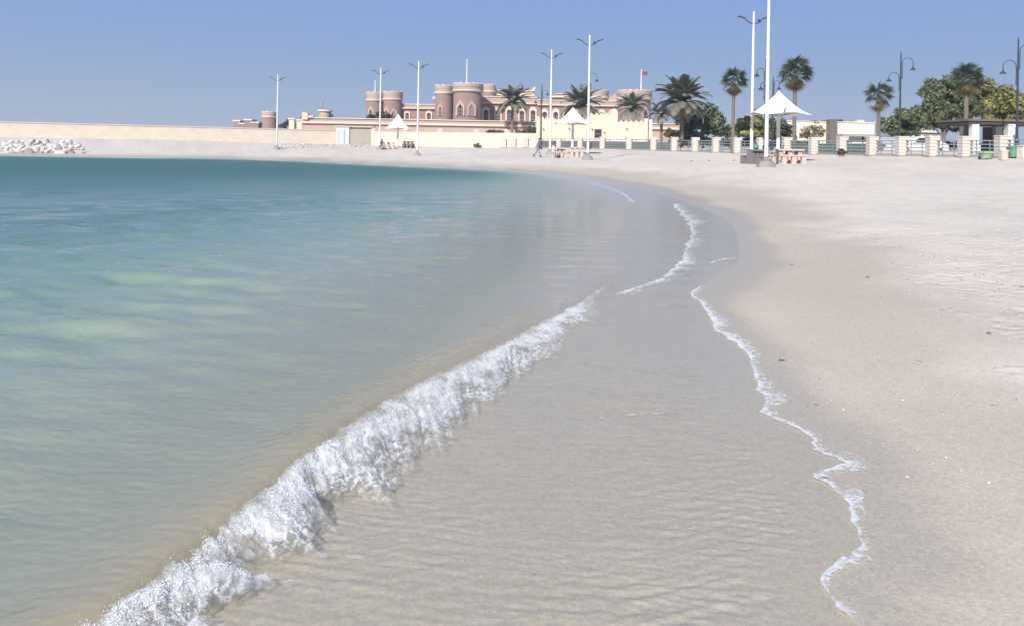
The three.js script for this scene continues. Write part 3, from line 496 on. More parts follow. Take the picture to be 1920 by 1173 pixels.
{ // far building behind the sea wall
  const D = 185, org = at(480, 238, D), t = thing('far_palace_tower', 'small distant reddish tower with pale battlements beyond the sea wall', 'tower', org);
  roundTower(t, 486, 516, 207.5, 210, 217, 220.5, 245, D, [[509, 212, 216, 3]], org);
  const low = (x0, x1, y0, y1) => { const p = at((x0 + x1) / 2, (y0 + y1) / 2, D + 3).sub(org), w = (x1 - x0) / F * D, h = (y1 - y0) / F * D; const m = obj('low_block', box(w, h, 4, p.x, p.y, p.z), M.redStone, t); obj('coping', box(w + .3, .3, 4.3, p.x, p.y + h / 2 + .15, p.z), M.coping, m); };
  low(443, 454, 228, 242); low(463, 476, 226, 242); low(476, 489, 231, 242); low(454, 463, 233, 242);
  const d = 150, o2 = at(553, 232, d), t2 = thing('wall_turret', 'two small pale stepped blocks rising over the sea wall beside the pink wall', 'turret', o2);
  obj('block', [box(1.0, 2.2, 1, -.55, -.3, 0), box(1.0, 2.0, 1, .9, -.4, 0)], M.cream, t2); obj('cap', [box(1.3, .25, 1.3, -.55, .92, 0), box(1.3, .25, 1.3, .9, .72, 0)], M.coping, t2); obj('vent', box(.9, .5, .6, .2, 1.0, -1.2), M.greyMetal, t2);
}
function flagpole(label, px, yTop, yBase, D, flag) {
  const p = at(px, yBase, D), h = yAt(px, yTop, D) - p.y, t = thing('flagpole', label, 'flagpole', p);
  obj('pole', cyl(.16, .1, h, 0, 0, 0, 8), M.whitePaint, t); obj('finial', new THREE.SphereGeometry(.18, 8, 6).translate(0, h, 0), M.whitePaint, t);
  if (flag) { const g = new THREE.PlaneGeometry(1.0, .8, 10, 4); const q = g.attributes.position; for (let i = 0; i < q.count; i++) q.setZ(i, .12 * Math.sin(q.getX(i) * 5)); g.computeVertexNormals(); obj('flag', g.translate(.75, h - .6, 0), new THREE.MeshStandardMaterial({ color: new THREE.Color().setRGB(.25, .04, .07), side: THREE.DoubleSide, roughness: .8 }), t); }
}
flagpole('bare white flagpole on the big central palace tower', 875, 113, 160, 170); flagpole('white flagpole with small red flag on the right palace tower', 1202, 132, 178, 164, true);
flagpole('thin pale pole behind the left pair of palace towers', 703, 152, 180, 176);

// ---------------------------------------------------------------- gatehouse with stepped crenellations
{
  const D = 104, org = at(1110, 276, D); org.y = 1.2; const t = thing('gatehouse', 'cream crenellated gatehouse wall with a small dark window behind the fence', 'gatehouse', org);
  const X = (px) => at(px, 240, D).x - org.x, Y = (py, px) => yAt(px, py, D) - org.y;
  const seg = (name, x0, x1, yT, z = 0, mat = M.cream, deep = .7) => { const h = Y(yT, (x0 + x1) / 2); return obj(name, box(X(x1) - X(x0), h, deep, (X(x0) + X(x1)) / 2, h / 2, z - deep / 2), mat, t); };
  const cren = (par, x0, x1, yT, n) => { for (let i = 0; i < n; i++) { const xm = lerp(x0, x1, (i + .5) / n), s = new THREE.Shape(); const w = (X(x1) - X(x0)) / n * .42, y = Y(yT, xm), h = .3; s.moveTo(-w, 0); s.lineTo(-w * .5, h * .6); s.lineTo(-w * .2, h * .55); s.lineTo(0, h * 1.2); s.lineTo(w * .2, h * .55); s.lineTo(w * .5, h * .6); s.lineTo(w, 0); s.closePath(); obj('merlon', new THREE.ExtrudeGeometry(s, { depth: .45, bevelEnabled: false }).translate(X(xm), y, -.55), M.coping, par); } };
  seg('corner_post', 1006, 1012, 218, .15); const a = seg('wall_left', 1012, 1042, 222.5); a.name = 'wall_section'; cren(a, 1012, 1040, 222.5, 3);
  const b = seg('wall_section', 1042, 1106, 223.5, -.05); const c = seg('wall_section', 1106, 1145, 215.5, .02); cren(c, 1104, 1143, 215.5, 4);
  const dd = seg('wall_section', 1145, 1158, 207, .1); cren(dd, 1146, 1158, 207, 1); const e = seg('wall_section', 1158, 1215, 229.5, .03); cren(e, 1160, 1208, 229.5, 5); seg('corner_post', 1208, 1214.5, 222, .14); seg('corner_post', 1217, 1223, 224, .14, M.paleWall);
  const zf = .06, wn = obj('window', box(.85, 1.05, .06, X(1121.5), Y(250.5, 1121), .03), M.dark, t); obj('window_frame', [box(1.0, .08, .1, X(1121.5), Y(242, 1121), .04), box(.06, 1.1, .1, X(1115), Y(250.5, 1121), .04), box(.06, 1.1, .1, X(1128), Y(250.5, 1121), .04), box(.9, .05, .1, X(1121.5), Y(251, 1121), .04)], M.grille, wn);
  for (const [x, y] of [[1019, 242], [1067, 240.5], [1074, 240.5], [1110, 241.5], [1133, 248], [1175, 241.5]]) obj('wall_spout', cyl(.09, .09, .3, 0, -.15, 0, 8).rotateX(Math.PI / 2).translate(X(x), Y(y, x), .1), M.trunk, t);
}
{ // pale boat behind the fence
  const D = 92, o = at(1186, 270, D); o.y = 1.35; const t = thing('boat', 'white open boat on the ground before the gatehouse wall', 'boat', o, .05);
  const L = 3.9, pts = []; const g = new THREE.BufferGeometry(), pos = [], idx = [], NU = 24, NV = 10;
  for (let i = 0; i <= NU; i++) { const u = i / NU, w = .62 * Math.pow(Math.sin(Math.min(1, (u * .86 + .14)) * Math.PI * .5), .7) , rise = .75 * Math.pow(1 - u, 2.6); for (let j = 0; j <= NV; j++) { const a = (j / NV) * Math.PI; pos.push(-L / 2 + u * L - .55 * (1 - u) * (1 - u) * Math.abs(Math.cos(a)), .75 + rise - Math.sin(a) * (.6 + rise * .1), Math.cos(a) * w); } }
  for (let i = 0; i < NU; i++) for (let j = 0; j < NV; j++) { const a = i * (NV + 1) + j, b = a + NV + 1; idx.push(a, b, a + 1, b, b + 1, a + 1); }
  g.setAttribute('position', new THREE.Float32BufferAttribute(pos, 3)); g.setIndex(idx); g.computeVertexNormals();
  obj('hull', g, new THREE.MeshStandardMaterial({ color: 0xf2f0ec, roughness: .4, side: THREE.DoubleSide }), t); obj('thwart', [box(.25, .05, 1.1, -.4, .66, 0), box(.25, .05, 1.1, .8, .66, 0)], M.slab, t); obj('outboard_motor', [box(.25, .5, .3, L / 2 + .1, .95, 0, .06), box(.12, .7, .14, L / 2 + .1, .5, 0)], M.darkMetal, t); obj('trailer', [box(3, .08, .08, 0, .12, .35), box(3, .08, .08, 0, .12, -.35), cyl(.22, .22, .16, 0, -.08, 0, 14).rotateX(Math.PI / 2).translate(.4, .1, .5), cyl(.22, .22, .16, 0, -.08, 0, 14).rotateX(Math.PI / 2).translate(.4, .1, -.5)], M.greyMetal, t);
}

// ---------------------------------------------------------------- promenade fence
const fenceD = (px) => 1 / lerp(1 / 79, 1 / 48.5, (px - 1180) / 630);
{
  const t = thing('promenade_fence', 'long fence of pale stone pillars with grey rails along the back of the beach', 'fence', V(0, 0, 0));
  const pxs = [944, 962, 985, 1008, 1048, 1088, 1130, 1180, 1226, 1265, 1304, 1343, 1383, 1428, 1476, 1527, 1580, 1636, 1691, 1749, 1810, 1880, 1952]; let prev = null;
  for (const px of pxs) {
    const d = px < 1010 ? 96 : fenceD(px), p = at(px, 270, d), gy = ground(p.x, p.z), H = px < 1010 ? 1.15 : 1.22, w = .62, blocks = 6, h = H / blocks; p.y = gy;
    const pil = obj('pillar', box(w - .06, H - .02, w - .06, p.x, gy + H / 2, p.z), M.stone, t);
    for (let i = 0; i < blocks; i++) obj('stone_block', box(w, h - .025, w, p.x + .004 * ((i * 7) % 3 - 1), gy + .01 + h * (i + .5), p.z, .012), M.stone, pil);
    obj('pillar_cap', box(w + .05, .07, w + .05, p.x, gy + H + .03, p.z, .015), M.stoneCap, pil);
    obj('footing', box(w + .22, .16, w + .22, p.x, gy - .02, p.z), M.concrete, pil);
    if (prev) {
      const a = prev.p, dx = p.x - a.x, dz = p.z - a.z, L = Math.hypot(dx, dz) - w, rot = Math.atan2(-dz, dx), mid = a.clone().add(p).multiplyScalar(.5), mk = (ww, hh, dd, y, z = 0) => box(ww, hh, dd, 0, y, z).rotateY(rot).translate(mid.x, mid.y, mid.z);
      const solid = px <= 1265 || (px > 1476 && px <= 1636), railM = solid && px > 1400 ? M.tealRail : M.greyMetal;
      if (px < 1010) obj('fence_panel', [mk(L, .85, .08, .5), mk(L, .08, .14, .96)], M.stoneCap, t);
      else {
        const panel = obj('railing', [mk(L, .07, .09, 1.0), mk(L, .06, .07, .12)], railM, t);
        for (const y of [.34, .56, .78]) obj('rail', mk(L, .065, .05, y), railM, panel);
        for (const f of [-.25, .25]) obj('baluster', box(.045, .95, .045, 0, .55, 0).translate(f * L, 0, 0).rotateY(rot).translate(mid.x, mid.y, mid.z), railM, panel);
        if (solid) obj('infill_panel', mk(L, .72, .03, .42, -.06), M.infill, panel);
        obj('kerb', mk(L + w - .4, .2, .3, -.02), M.concrete, panel);
      }
    }
    prev = { p };
  }
}

// ---------------------------------------------------------------- white floodlight poles
function lightPole(px, base, topY, d, label, arms) {
  const p = stand(px, d), h = yAt(px, topY, d) - p.y, t = thing('light_pole', label, 'light pole', p, .1, 'white light poles along the beach');
  const k = h / 9.5;
  obj('concrete_base', new THREE.CylinderGeometry(.27 * 1.414, .40 * 1.414, .34, 4).rotateY(.785).translate(0, .13, 0), M.concrete, t); obj('base_plinth', box(.28, .22, .28, 0, .4, 0, .02), M.concrete, t); obj('base_plate', cyl(.16, .16, .03, 0, .5, 0, 10), M.greyMetal, t);
  obj('shaft', [cyl(.105, .085, h * .5, 0, .5, 0, 14), cyl(.084, .062, h * .5 - .5, 0, h * .5 + .5, 0, 14)], M.whitePaint, t);
  obj('collar', [cyl(.1, .1, .12, 0, h * .5 + .44, 0, 14)], M.whitePaint, t);
  if (arms) for (const s of [-1, 1]) {
    const y = h - .78; const a = obj('lamp_arm', tube([V(0, y, 0), V(s * .25, y + .07, 0), V(s * .55, y + .28, s > 0 ? .12 : -.05)], .035, 8), M.darkMetal, t);
    const hd = obj('floodlight', box(.46, .07, .3, 0, 0, 0, .02).rotateZ(s * .3).translate(s * .78, y + .4, s > 0 ? .12 : -.05), M.darkMetal, a); obj('light_lens', box(.36, .015, .22, 0, -.045, 0).rotateZ(s * .3).translate(s * .78, y + .4, s > 0 ? .12 : -.05), M.rim, a);
    if (s > 0) obj('control_box', box(.16, .22, .14, s * .38, y + .2, 0, .02), M.darkMetal, a);
  } else obj('top_band', cyl(.066, .05, .9, 0, h - .3, 0, 12), M.greyMetal, t);
}
lightPole(518, 282, 140, 100, 'white light pole alone on the far left sand before the sea wall', true);
lightPole(711, 277, 127, 95, 'white light pole left of the farthest sunshade', true);
lightPole(782, 291, 114, 80.5, 'white light pole right of the farthest sunshade', true);
lightPole(1031, 290, 93, 73, 'white light pole left of the middle sunshade', true);
lightPole(1102, 300, 66, 61, 'tall white light pole right of the middle sunshade', true);
lightPole(1409, 298, 22, 51.6, 'tall white light pole at the left edge of the nearest sunshade', true);
lightPole(1437, 318, -60, 40.7, 'nearest and tallest white pole, running out of the top of the picture', false);

// ---------------------------------------------------------------- sunshades
function sunshade(px, apexY, edgeY, baseY, width, d, label) {
  const p = stand(px, d), yA = yAt(px, apexY, d) - p.y, yE = yAt(px, edgeY, d) - p.y, R = width / 2 / F * d, t = thing('sunshade', label, 'sunshade', p, .12, 'white tensile sunshades on the beach');
  const N = 48, K = 16, pos = [], idx = [], uv = [];
  for (let i = 0; i <= K; i++) { const f = i / K; for (let j = 0; j <= N; j++) { const a = j / N * 6.2832, sq = 1 / Math.pow(Math.pow(Math.abs(Math.cos(a)), 3.2) + Math.pow(Math.abs(Math.sin(a)), 3.2), 1 / 3.2), pin = 1 - .13 * Math.pow(Math.abs(Math.cos(2 * a)), .8) * f, r = lerp(.09, R * sq * 1.02 * pin, f), y = yE + (yA - yE) * (Math.pow(1 - f, 1.55) * .92 + .08 * (1 - f)) - .1 * f * Math.pow(Math.abs(Math.sin(2 * a)), 2) + .06 * Math.pow(Math.abs(Math.cos(2 * a)), 2) * f; pos.push(Math.cos(a) * r, y, Math.sin(a) * r); uv.push(j / N, f); } }
  for (let i = 0; i < K; i++) for (let j = 0; j < N; j++) { const a = i * (N + 1) + j, b = a + N + 1; idx.push(a, a + 1, b, b, a + 1, b + 1); }
  const g = new THREE.BufferGeometry(); g.setAttribute('position', new THREE.Float32BufferAttribute(pos, 3)); g.setAttribute('uv', new THREE.Float32BufferAttribute(uv, 2)); g.setIndex(idx); g.computeVertexNormals();
  obj('canopy', g, M.membrane, t); obj('canopy_cap', new THREE.ConeGeometry(.13, .18, 12).translate(0, yA + .03, 0), M.whitePaint, t);
  obj('post', cyl(.12, .1, yA - .05, 0, 0, 0, 14), M.whitePaint, t); obj('post_foot', cyl(.28, .24, .1, 0, -.02, 0, 12), M.concrete, t);
  for (let k = 0; k < 4; k++) { const a = .785 + k * 1.5708; obj('strut', tube([V(0, yE - .15, 0), V(Math.cos(a) * R * .62, yE + .02, Math.sin(a) * R * .62), V(Math.cos(a) * R * 1.16, yE - .02, Math.sin(a) * R * 1.16)], .03, 6, 5), M.greyMetal, t); }
}
sunshade(745, 215, 240, 272, 50, 104, 'farthest and smallest white peaked sunshade, before the pale garden wall');
sunshade(1073, 203, 231, 285, 72, 72, 'middle white peaked sunshade, before the cream gatehouse');
sunshade(1459, 173, 213, 290, 110, 50, 'nearest and largest white peaked sunshade, behind the tall poles');

// ---------------------------------------------------------------- ornate lamp posts
function lampPost(px, topY, d, label, arms) {
  const p = at(px, 280, d); p.y = ground(p.x, p.z) - .05; const h = yAt(px, topY, d) - p.y, t = thing('street_lamp', label, 'street lamp', p, 0, 'dark ornate street lamps');
  obj('post', [cyl(.09, .045, h - .25, 0, 0, 0, 12), cyl(.05, .005, .25, 0, h - .25, 0, 8)], M.darkMetal, t); obj('base', lathe([[.2, 0], [.2, .12], [.14, .2], [.14, .75], [.17, .8], [.1, .95]]), M.darkMetal, t);
  obj('ring', [cyl(.085, .085, .05, 0, h * .72, 0, 12), cyl(.08, .08, .05, 0, h * .5, 0, 12)], M.darkMetal, t);
  for (const [s, yl, reach, yTopA] of arms) {                              // side, px of the lamp, px of reach, px of the arm's top
    const r = reach / F * d, y0 = yAt(px, yl, d) - p.y, y1 = yAt(px, yTopA, d) - p.y, sx = .12 * s, c = (r + .12) / 2 * s, w = (r - .12) / 2;
    const pts = [V(sx, y0 - .75, 0), V(sx, y1 - w, 0)]; for (let k = 1; k <= 8; k++) { const a = Math.PI * (1 - k / 8); pts.push(V(c + s * Math.cos(a) * w, y1 - w + Math.sin(a) * w, 0)); } pts.push(V(s * r, y0 + .16, 0));
    const arm = obj('arm', [tube(pts, .026, 40, 6), box(.16, .04, .04, s * .06, y0 - .7, 0), box(.16, .04, .04, s * .06, y1 - w - .15, 0)], M.darkMetal, t);
    obj('lamp_shade', lathe([[.03, .26], [.06, .2], [.08, .12], [.2, .02], [.21, -.02], [.18, -.02]], 14).translate(s * r, y0, 0), M.darkMetal, arm); obj('lamp_glass', new THREE.SphereGeometry(.11, 12, 8).scale(1, .8, 1).translate(s * r, y0 - .02, 0), std([.55, .55, .5], .2), arm);
  }
}
lampPost(1014, 156, 88, 'dark street lamp left of the middle sunshade, before the palace wall', [[1, 178, 11, 168], [-1, 193, 11, 183]]);
lampPost(1101, 133, 84, 'dark street lamp behind the white pole by the gatehouse', [[1, 152, 16, 137], [-1, 168, 13, 158]]);
lampPost(1434, 108, 58, 'dark street lamp with its arms to the left of the tallest pole', [[-1, 143, 17, 128], [-1, 168, 9, 155]]);
lampPost(1448, 142, 68, 'dark street lamp rising behind the peak of the nearest sunshade', [[1, 167, 11, 151]]);
lampPost(1687, 94, 62, 'dark street lamp between the short palm and the big trees', [[1, 130, 23, 108], [-1, 152, 22, 136]]);
lampPost(1907, 68, 52, 'dark street lamp at the right edge before the yellow-green tree', [[-1, 138, 28, 113], [1, 108, 26, 84]]);

// ---------------------------------------------------------------- tables, benches, bins
function picnicTable(px, d, turn, w, mat, label) {
  const p = stand(px, d), t = thing('picnic_table', label, 'picnic table', p, turn);
  obj('tabletop', box(w, .1, .72, 0, .76, 0, .02), mat, t);
  for (const x of [-w * .36, 0, w * .36]) obj('leg', box(.22, .74, .5, x, .34, 0), mat, t);
  for (const z of [-.72, .72]) { const b = obj('bench', box(w * 1.02, .09, .32, 0, .44, z, .02), mat, t); for (const x of [-w * .36, 0, w * .36]) obj('bench_leg', box(.24, .42, .24, x, .18, z), mat, b); }
  return t;
}
picnicTable(1479, 45.5, .05, 1.55, M.slab, 'pinkish concrete picnic table right of the tallest pole');
picnicTable(1416, 44.5, .3, .75, M.slabDark, 'dark picnic table with a green bag, left of the tallest pole');
picnicTable(1048, 66, .2, 1.0, M.slab, 'pale picnic table left of the middle sunshade post');
picnicTable(1082, 69, -.1, 1.2, M.slab, 'pinkish picnic table right under the middle sunshade');
picnicTable(728, 97, .1, 1.6, M.slab, 'small far picnic table left under the farthest sunshade');
picnicTable(765, 99, -.1, 1.3, M.slabDark, 'small far grey picnic table right under the farthest sunshade');
function lump(name, label, cat, pos, s, mat) { let g = new THREE.SphereGeometry(1, 16, 12); const q = g.attributes.position; for (let i = 0; i < q.count; i++) { const x = q.getX(i), y = q.getY(i), z = q.getZ(i), k = 1 + .2 * noise2(x * 2.1 + s[0] * 50, y * 2.3 + z) + .1 * noise2(x * 6, z * 6 + y * 5); q.setXYZ(i, x * k * s[0], Math.max(-.75, y * k) * s[1] + (y > .7 ? s[1] * .35 : 0), z * k * s[2]); } g.computeVertexNormals(); g.translate(0, s[1] * .75, 0); const t = thing(name, label, cat, pos, .4); obj('sack', g, mat, t); obj('handle', tube([V(-s[0] * .35, s[1] * 1.7, 0), V(0, s[1] * 2.3, .02), V(s[0] * .35, s[1] * 1.7, 0)], .012, 10, 5), mat, t); return t; }
{ const p = stand(1416, 44.5); lump('bag', 'green bag standing on the dark picnic table', 'bag', V(p.x + .05, p.y + .81, p.z + .02), [.17, .14, .13], std([.04, .30, .17], .7)); lump('bag', 'purple bag on the sand under the dark picnic table', 'bag', V(p.x + .12, p.y, p.z + .34), [.14, .16, .1], std([.22, .14, .22], .7)); }
function bin(px, d, label, mat, w, h) { const p = stand(px, d), t = thing('litter_bin', label, 'bin', p, .1); obj('body', new THREE.CylinderGeometry(w * .74, w * .6, h, 4, 1).rotateY(.785).translate(0, h / 2 + .06, 0), mat, t); obj('lid', [box(w * 1.16, .07, w * 1.16, 0, h + .08, 0, .02), box(w * .9, .08, w * .9, 0, h + .14, 0, .03)], mat, t); for (const s of [-1, 1]) obj('wheel', cyl(.08, .08, .06, 0, -.03, 0, 12).rotateZ(Math.PI / 2).translate(s * w * .42, .08, -w * .35), M.tyre, t); }
bin(1849, 45.8, 'wide pale green bin low beside the pillars of the white-pillared pavilion', std([.30, .40, .28], .6), .56, .30); bin(1901, 45.5, 'green bin at the right edge beside the pale concrete planter', M.greenBin, .48, .52);
{ const p = stand(1884, 44.2), t = thing('concrete_planter', 'pinkish round concrete litter pot in front of the fence at right', 'planter', p); obj('pot', lathe([[.2, 0], [.23, .05], [.2, .1], [.19, .45], [.23, .5], [.23, .57], [.17, .57], [.16, .5]], 20), M.slab, t); }
{ const p = stand(1921, 45), t = thing('stone_block', 'square cream stone block cut by the right edge of the picture', 'block', p, .1); obj('block_body', box(.55, .66, .5, 0, .32, 0, .02), M.stoneCap, t); obj('block_cap', box(.62, .07, .57, 0, .68, 0, .02), M.stone, t); }

// ---------------------------------------------------------------- pavilion, buildings and cars at right
{
  const D = 58, o = at(1870, 280, D); o.y = ground(o.x, o.z) - .05; const X = (px) => at(px, 250, D).x - o.x, Y = (py, px) => yAt(px, py, D) - o.y, t = thing('pavilion', 'open pavilion with white columns under a flat dark brown roof at right', 'pavilion', o);
  obj('roof', box(X(1960) - X(1814), .3, 4.4, (X(1960) + X(1814)) / 2, Y(230.5, 1885), -2, .03), M.roofDark, t); obj('fascia', box(X(1962) - X(1812), .14, 4.6, (X(1962) + X(1812)) / 2, Y(226, 1885), -2), std([.15, .11, .10], .8), t);
  for (const [px, z, w] of [[1827, 0, .48], [1894.5, 0, .58], [1863, -3.6, .55], [1945, 0, .55], [1927, -3.6, .5]]) { const h = Y(233, px); const c = obj('column', box(w, h, w, X(px), h / 2, z), M.whitePaint, t); obj('column_base', box(w + .16, .5, w + .16, X(px), .25, z), M.whitePaint, c); }
  obj('floor_slab', box(X(1960) - X(1814), .12, 4.4, (X(1960) + X(1814)) / 2, .03, -2), M.concrete, t); obj('back_wall', box(X(1960) - X(1905), Y(236, 1930), .15, (X(1960) + X(1905)) / 2, Y(236, 1930) / 2, -4), M.slabDark, t);
}
function hut(x0, x1, ridge, eave, D, label, pal) {
  const xm = (x0 + x1) / 2, o = at(xm, 280, D); o.y = ground(o.x, o.z) - .05; const w = (x1 - x0) / F * D, yE = yAt(xm, eave, D) - o.y, yR = yAt(xm, ridge, D) - o.y, t = thing('hut', label, 'hut', o);
  obj('wall', box(w * .84, yE, 2.2, 0, yE / 2, -1.2), M.whitePaint, t); obj('roof', new THREE.CylinderGeometry(w * .16, w * .72, yR - yE, 4).rotateY(.785).scale(1, 1, .7).translate(0, (yR + yE) / 2 + .02, -1.2), pal, t); obj('eave', box(w * 1.06, .12, w * .74, 0, yE, -1.2), M.roofDark, t);
  for (const f of [-.27, 0, .27]) { const q = obj('window', box(w * .16, yE * .34, .05, f * w, yE * .72, -.08), M.glass, t); obj('window_frame', [box(w * .19, .04, .07, f * w, yE * .9, -.075), box(w * .19, .04, .07, f * w, yE * .54, -.075)], M.whitePaint, q); }
}
hut(1708, 1768, 238.5, 249.5, 84, 'white hut with a hipped cream roof under the big trees', M.coping); hut(1652, 1680, 249.5, 257, 82, 'small white hut with a grey roof behind the short palm', M.greyMetal);
{
  const D = 104, o = at(1600, 270, D); o.y = 1.2; const X = (px) => at(px, 250, D).x - o.x, Y = (py, px) => yAt(px, py, D) - o.y, t = thing('white_building', 'low cream-white building with a projecting grey canopy right of the nearest sunshade', 'building', o);
  const bl = (n, x0, x1, y0, y1, z, deep, mat, par = t) => { const xm = (x0 + x1) / 2, h = Y(y0, xm) - Y(y1, xm); return obj(n, box(X(x1) - X(x0), h, deep, (X(x0) + X(x1)) / 2, Y(y1, xm) + h / 2, z - deep / 2), mat, par); };
  bl('left_wing', 1462, 1556, 227.5, 272, -1, 6, M.paleWall); bl('coping', 1461, 1556, 226, 227.5, -.9, 6.2, M.coping); const r = bl('right_wing', 1569, 1644, 230, 272, -.6, 6, M.paleWall); bl('coping', 1569, 1645, 228, 230, -.5, 6.2, M.coping, r);
  bl('pier', 1555, 1569, 224.5, 272, .2, 3, std([.16, .13, .12], .8, { map: mottle })); const c = bl('canopy', 1566, 1650, 252, 256.5, 2.6, 3.4, std([.30, .31, .34], .6)); bl('canopy_post', 1604, 1607, 256.5, 275, 2.2, .2, M.darkMetal, c); bl('canopy_post', 1645, 1648, 256.5, 275, 2.2, .2, M.darkMetal, c);
  bl('band', 1569, 1644, 263, 268, -.55, .15, M.whitePaint, r); bl('roof_equipment', 1575, 1599, 222.5, 228, -3, 1.2, M.darkMetal, r); bl('roof_equipment', 1541, 1545, 224, 226, -3, 1, M.darkMetal);
  bl('roof_gable', 1633, 1646, 223, 228, -4, 1, M.coping, r);
}
function car(px, d, turn, label, mat, sc = 1) {
  const p = at(px, 288, d); p.y = ground(p.x, p.z) - .4; const t = thing('parked_car', label, 'car', p, turn);
  const side = new THREE.Shape(); side.moveTo(-2.1, .32); side.lineTo(-2.12, .62); side.quadraticCurveTo(-2.05, .82, -1.75, .86); side.lineTo(-1.0, .95); side.quadraticCurveTo(-.6, 1.36, -.25, 1.43); side.lineTo(.85, 1.44); side.quadraticCurveTo(1.35, 1.38, 1.7, .98); side.quadraticCurveTo(2.1, .94, 2.12, .7); side.lineTo(2.1, .32); side.lineTo(1.72, .32); side.absarc(1.35, .32, .36, 0, Math.PI, false); side.lineTo(-.97, .32); side.absarc(-1.33, .32, .36, 0, Math.PI, false); side.closePath();
  obj('body', new THREE.ExtrudeGeometry(side, { depth: 1.58, bevelEnabled: true, bevelSize: .05, bevelThickness: .06, bevelSegments: 3, curveSegments: 10 }).translate(0, 0, -.79), mat, t);
  const win = new THREE.Shape([[-.86, .98], [-.28, 1.37], [.82, 1.38], [1.4, .99]].map(([a, b]) => new THREE.Vector2(a, b)));
  obj('side_window', new THREE.ExtrudeGeometry(win, { depth: 1.74, bevelEnabled: false }).translate(0, 0, -.87), M.glass, t);
  obj('windscreen', new THREE.PlaneGeometry(.62, 1.35).rotateX(-Math.PI / 2).rotateZ(.72).translate(-.72, 1.2, 0), new THREE.MeshStandardMaterial({ color: 0x20262a, roughness: .1, side: THREE.DoubleSide }), t);
  for (const x of [-1.33, 1.35]) for (const z of [-.78, .78]) { const w = obj('wheel', new THREE.TorusGeometry(.245, .085, 10, 24).translate(x, .32, z), M.tyre, t); obj('rim', cyl(.2, .2, .14, 0, -.07, 0, 18).rotateX(Math.PI / 2).translate(x, .32, z), M.rim, w); }
  for (const z of [-.6, .6]) { obj('headlight', box(.08, .14, .34, -2.12, .7, z, .02), M.rim, t); obj('taillight', box(.08, .14, .3, 2.13, .76, z, .02), std([.3, .02, .02], .3), t); obj('mirror', box(.12, .12, .2, -.72, 1.02, z * 1.55, .03), mat, t); }
  t.scale.setScalar(sc); return t;
}
const paint = (r, g, b) => new THREE.MeshPhysicalMaterial({ color: new THREE.Color().setRGB(r, g, b), roughness: .35, clearcoat: .8, clearcoatRoughness: .08 });
car(1718, 62, .1, 'white car parked behind the fence before the white hut', paint(.75, .75, .76)); car(1665, 66, 1.35, 'silver grey car parked behind the fence beside the short palm', paint(.36, .37, .39)); car(1848, 64, -.1, 'blue-grey car parked inside the white-pillared pavilion', paint(.16, .19, .24), .92); car(1598, 76, .05, 'white car parked under the grey canopy of the low building', paint(.72, .72, .72), .95);

// ---------------------------------------------------------------- trees and plants
function colored(g, fn) { const n = g.attributes.position.count, c = new Float32Array(n * 3), q = V(0, 0, 0); for (let i = 0; i < n; i++) { q.fromBufferAttribute(g.attributes.position, i); c.set(fn(q, i), i * 3); } g.setAttribute('color', new THREE.BufferAttribute(c, 3)); return g; }
function crownGeometry(blobs, leaves, size, seed, tone) {                          // thousands of small leaf sprays on uneven clumps
  const r = rng(seed), pos = [], col = [], nor = [];
  const vol = blobs.map((b) => Math.pow(b[3] * b[4] * b[5], .75)), tot = vol.reduce((a, b) => a + b);
  for (let i = 0; i < leaves; i++) {
    let q = r() * tot, k = 0; while (q > vol[k] && k < blobs.length - 1) q -= vol[k++];
    const [bx, by, bz, sx, sy, sz] = blobs[k], th = r() * 6.2832, cz = r() * 2 - 1, sn = Math.sqrt(1 - cz * cz), dir = V(sn * Math.cos(th), cz, sn * Math.sin(th)), lump = 1 + .35 * noise2(dir.x * 2.6 + k * 7, dir.y * 2.6 + dir.z * 3.1 + k) + .2 * noise2(dir.x * 7 + k, dir.z * 7 - dir.y * 6);
    const rad = (.55 + .45 * Math.pow(r(), .5)) * lump, p = V(bx + dir.x * sx * rad, by + dir.y * sy * rad, bz + dir.z * sz * rad);
    const n = dir.clone().add(V((r() - .5) * 1.3, (r() - .5) * 1.3 + .35, (r() - .5) * 1.3)).normalize(), a = V(r() - .5, r() - .5, r() - .5).cross(n).normalize(), b = n.clone().cross(a), s = size * (.6 + .8 * r()), c = (.75 + .5 * r()) * (1 + .35 * noise2(p.x * 1.7 + seed, p.y * 1.7 + p.z)), hue = r();
    for (const [u, v] of [[-1, 0], [0, -.45], [0, .45], [0, -.45], [1, 0], [0, .45]]) { pos.push(p.x + (a.x * u + b.x * v) * s, p.y + (a.y * u + b.y * v) * s, p.z + (a.z * u + b.z * v) * s); nor.push(n.x, n.y, n.z); const t = tone[hue < tone[3] ? 0 : hue > .93 ? 2 : 1]; col.push(t[0] * c * 1.35, t[1] * c * 1.35, t[2] * c * 1.3); }
  }
  const g = new THREE.BufferGeometry(); g.setAttribute('position', new THREE.Float32BufferAttribute(pos, 3)); g.setAttribute('normal', new THREE.Float32BufferAttribute(nor, 3)); g.setAttribute('color', new THREE.Float32BufferAttribute(col, 3)); return g;
}
const LEAF = new THREE.MeshPhysicalMaterial({ vertexColors: true, roughness: .6, side: THREE.DoubleSide, transmission: .4, thickness: 0 });
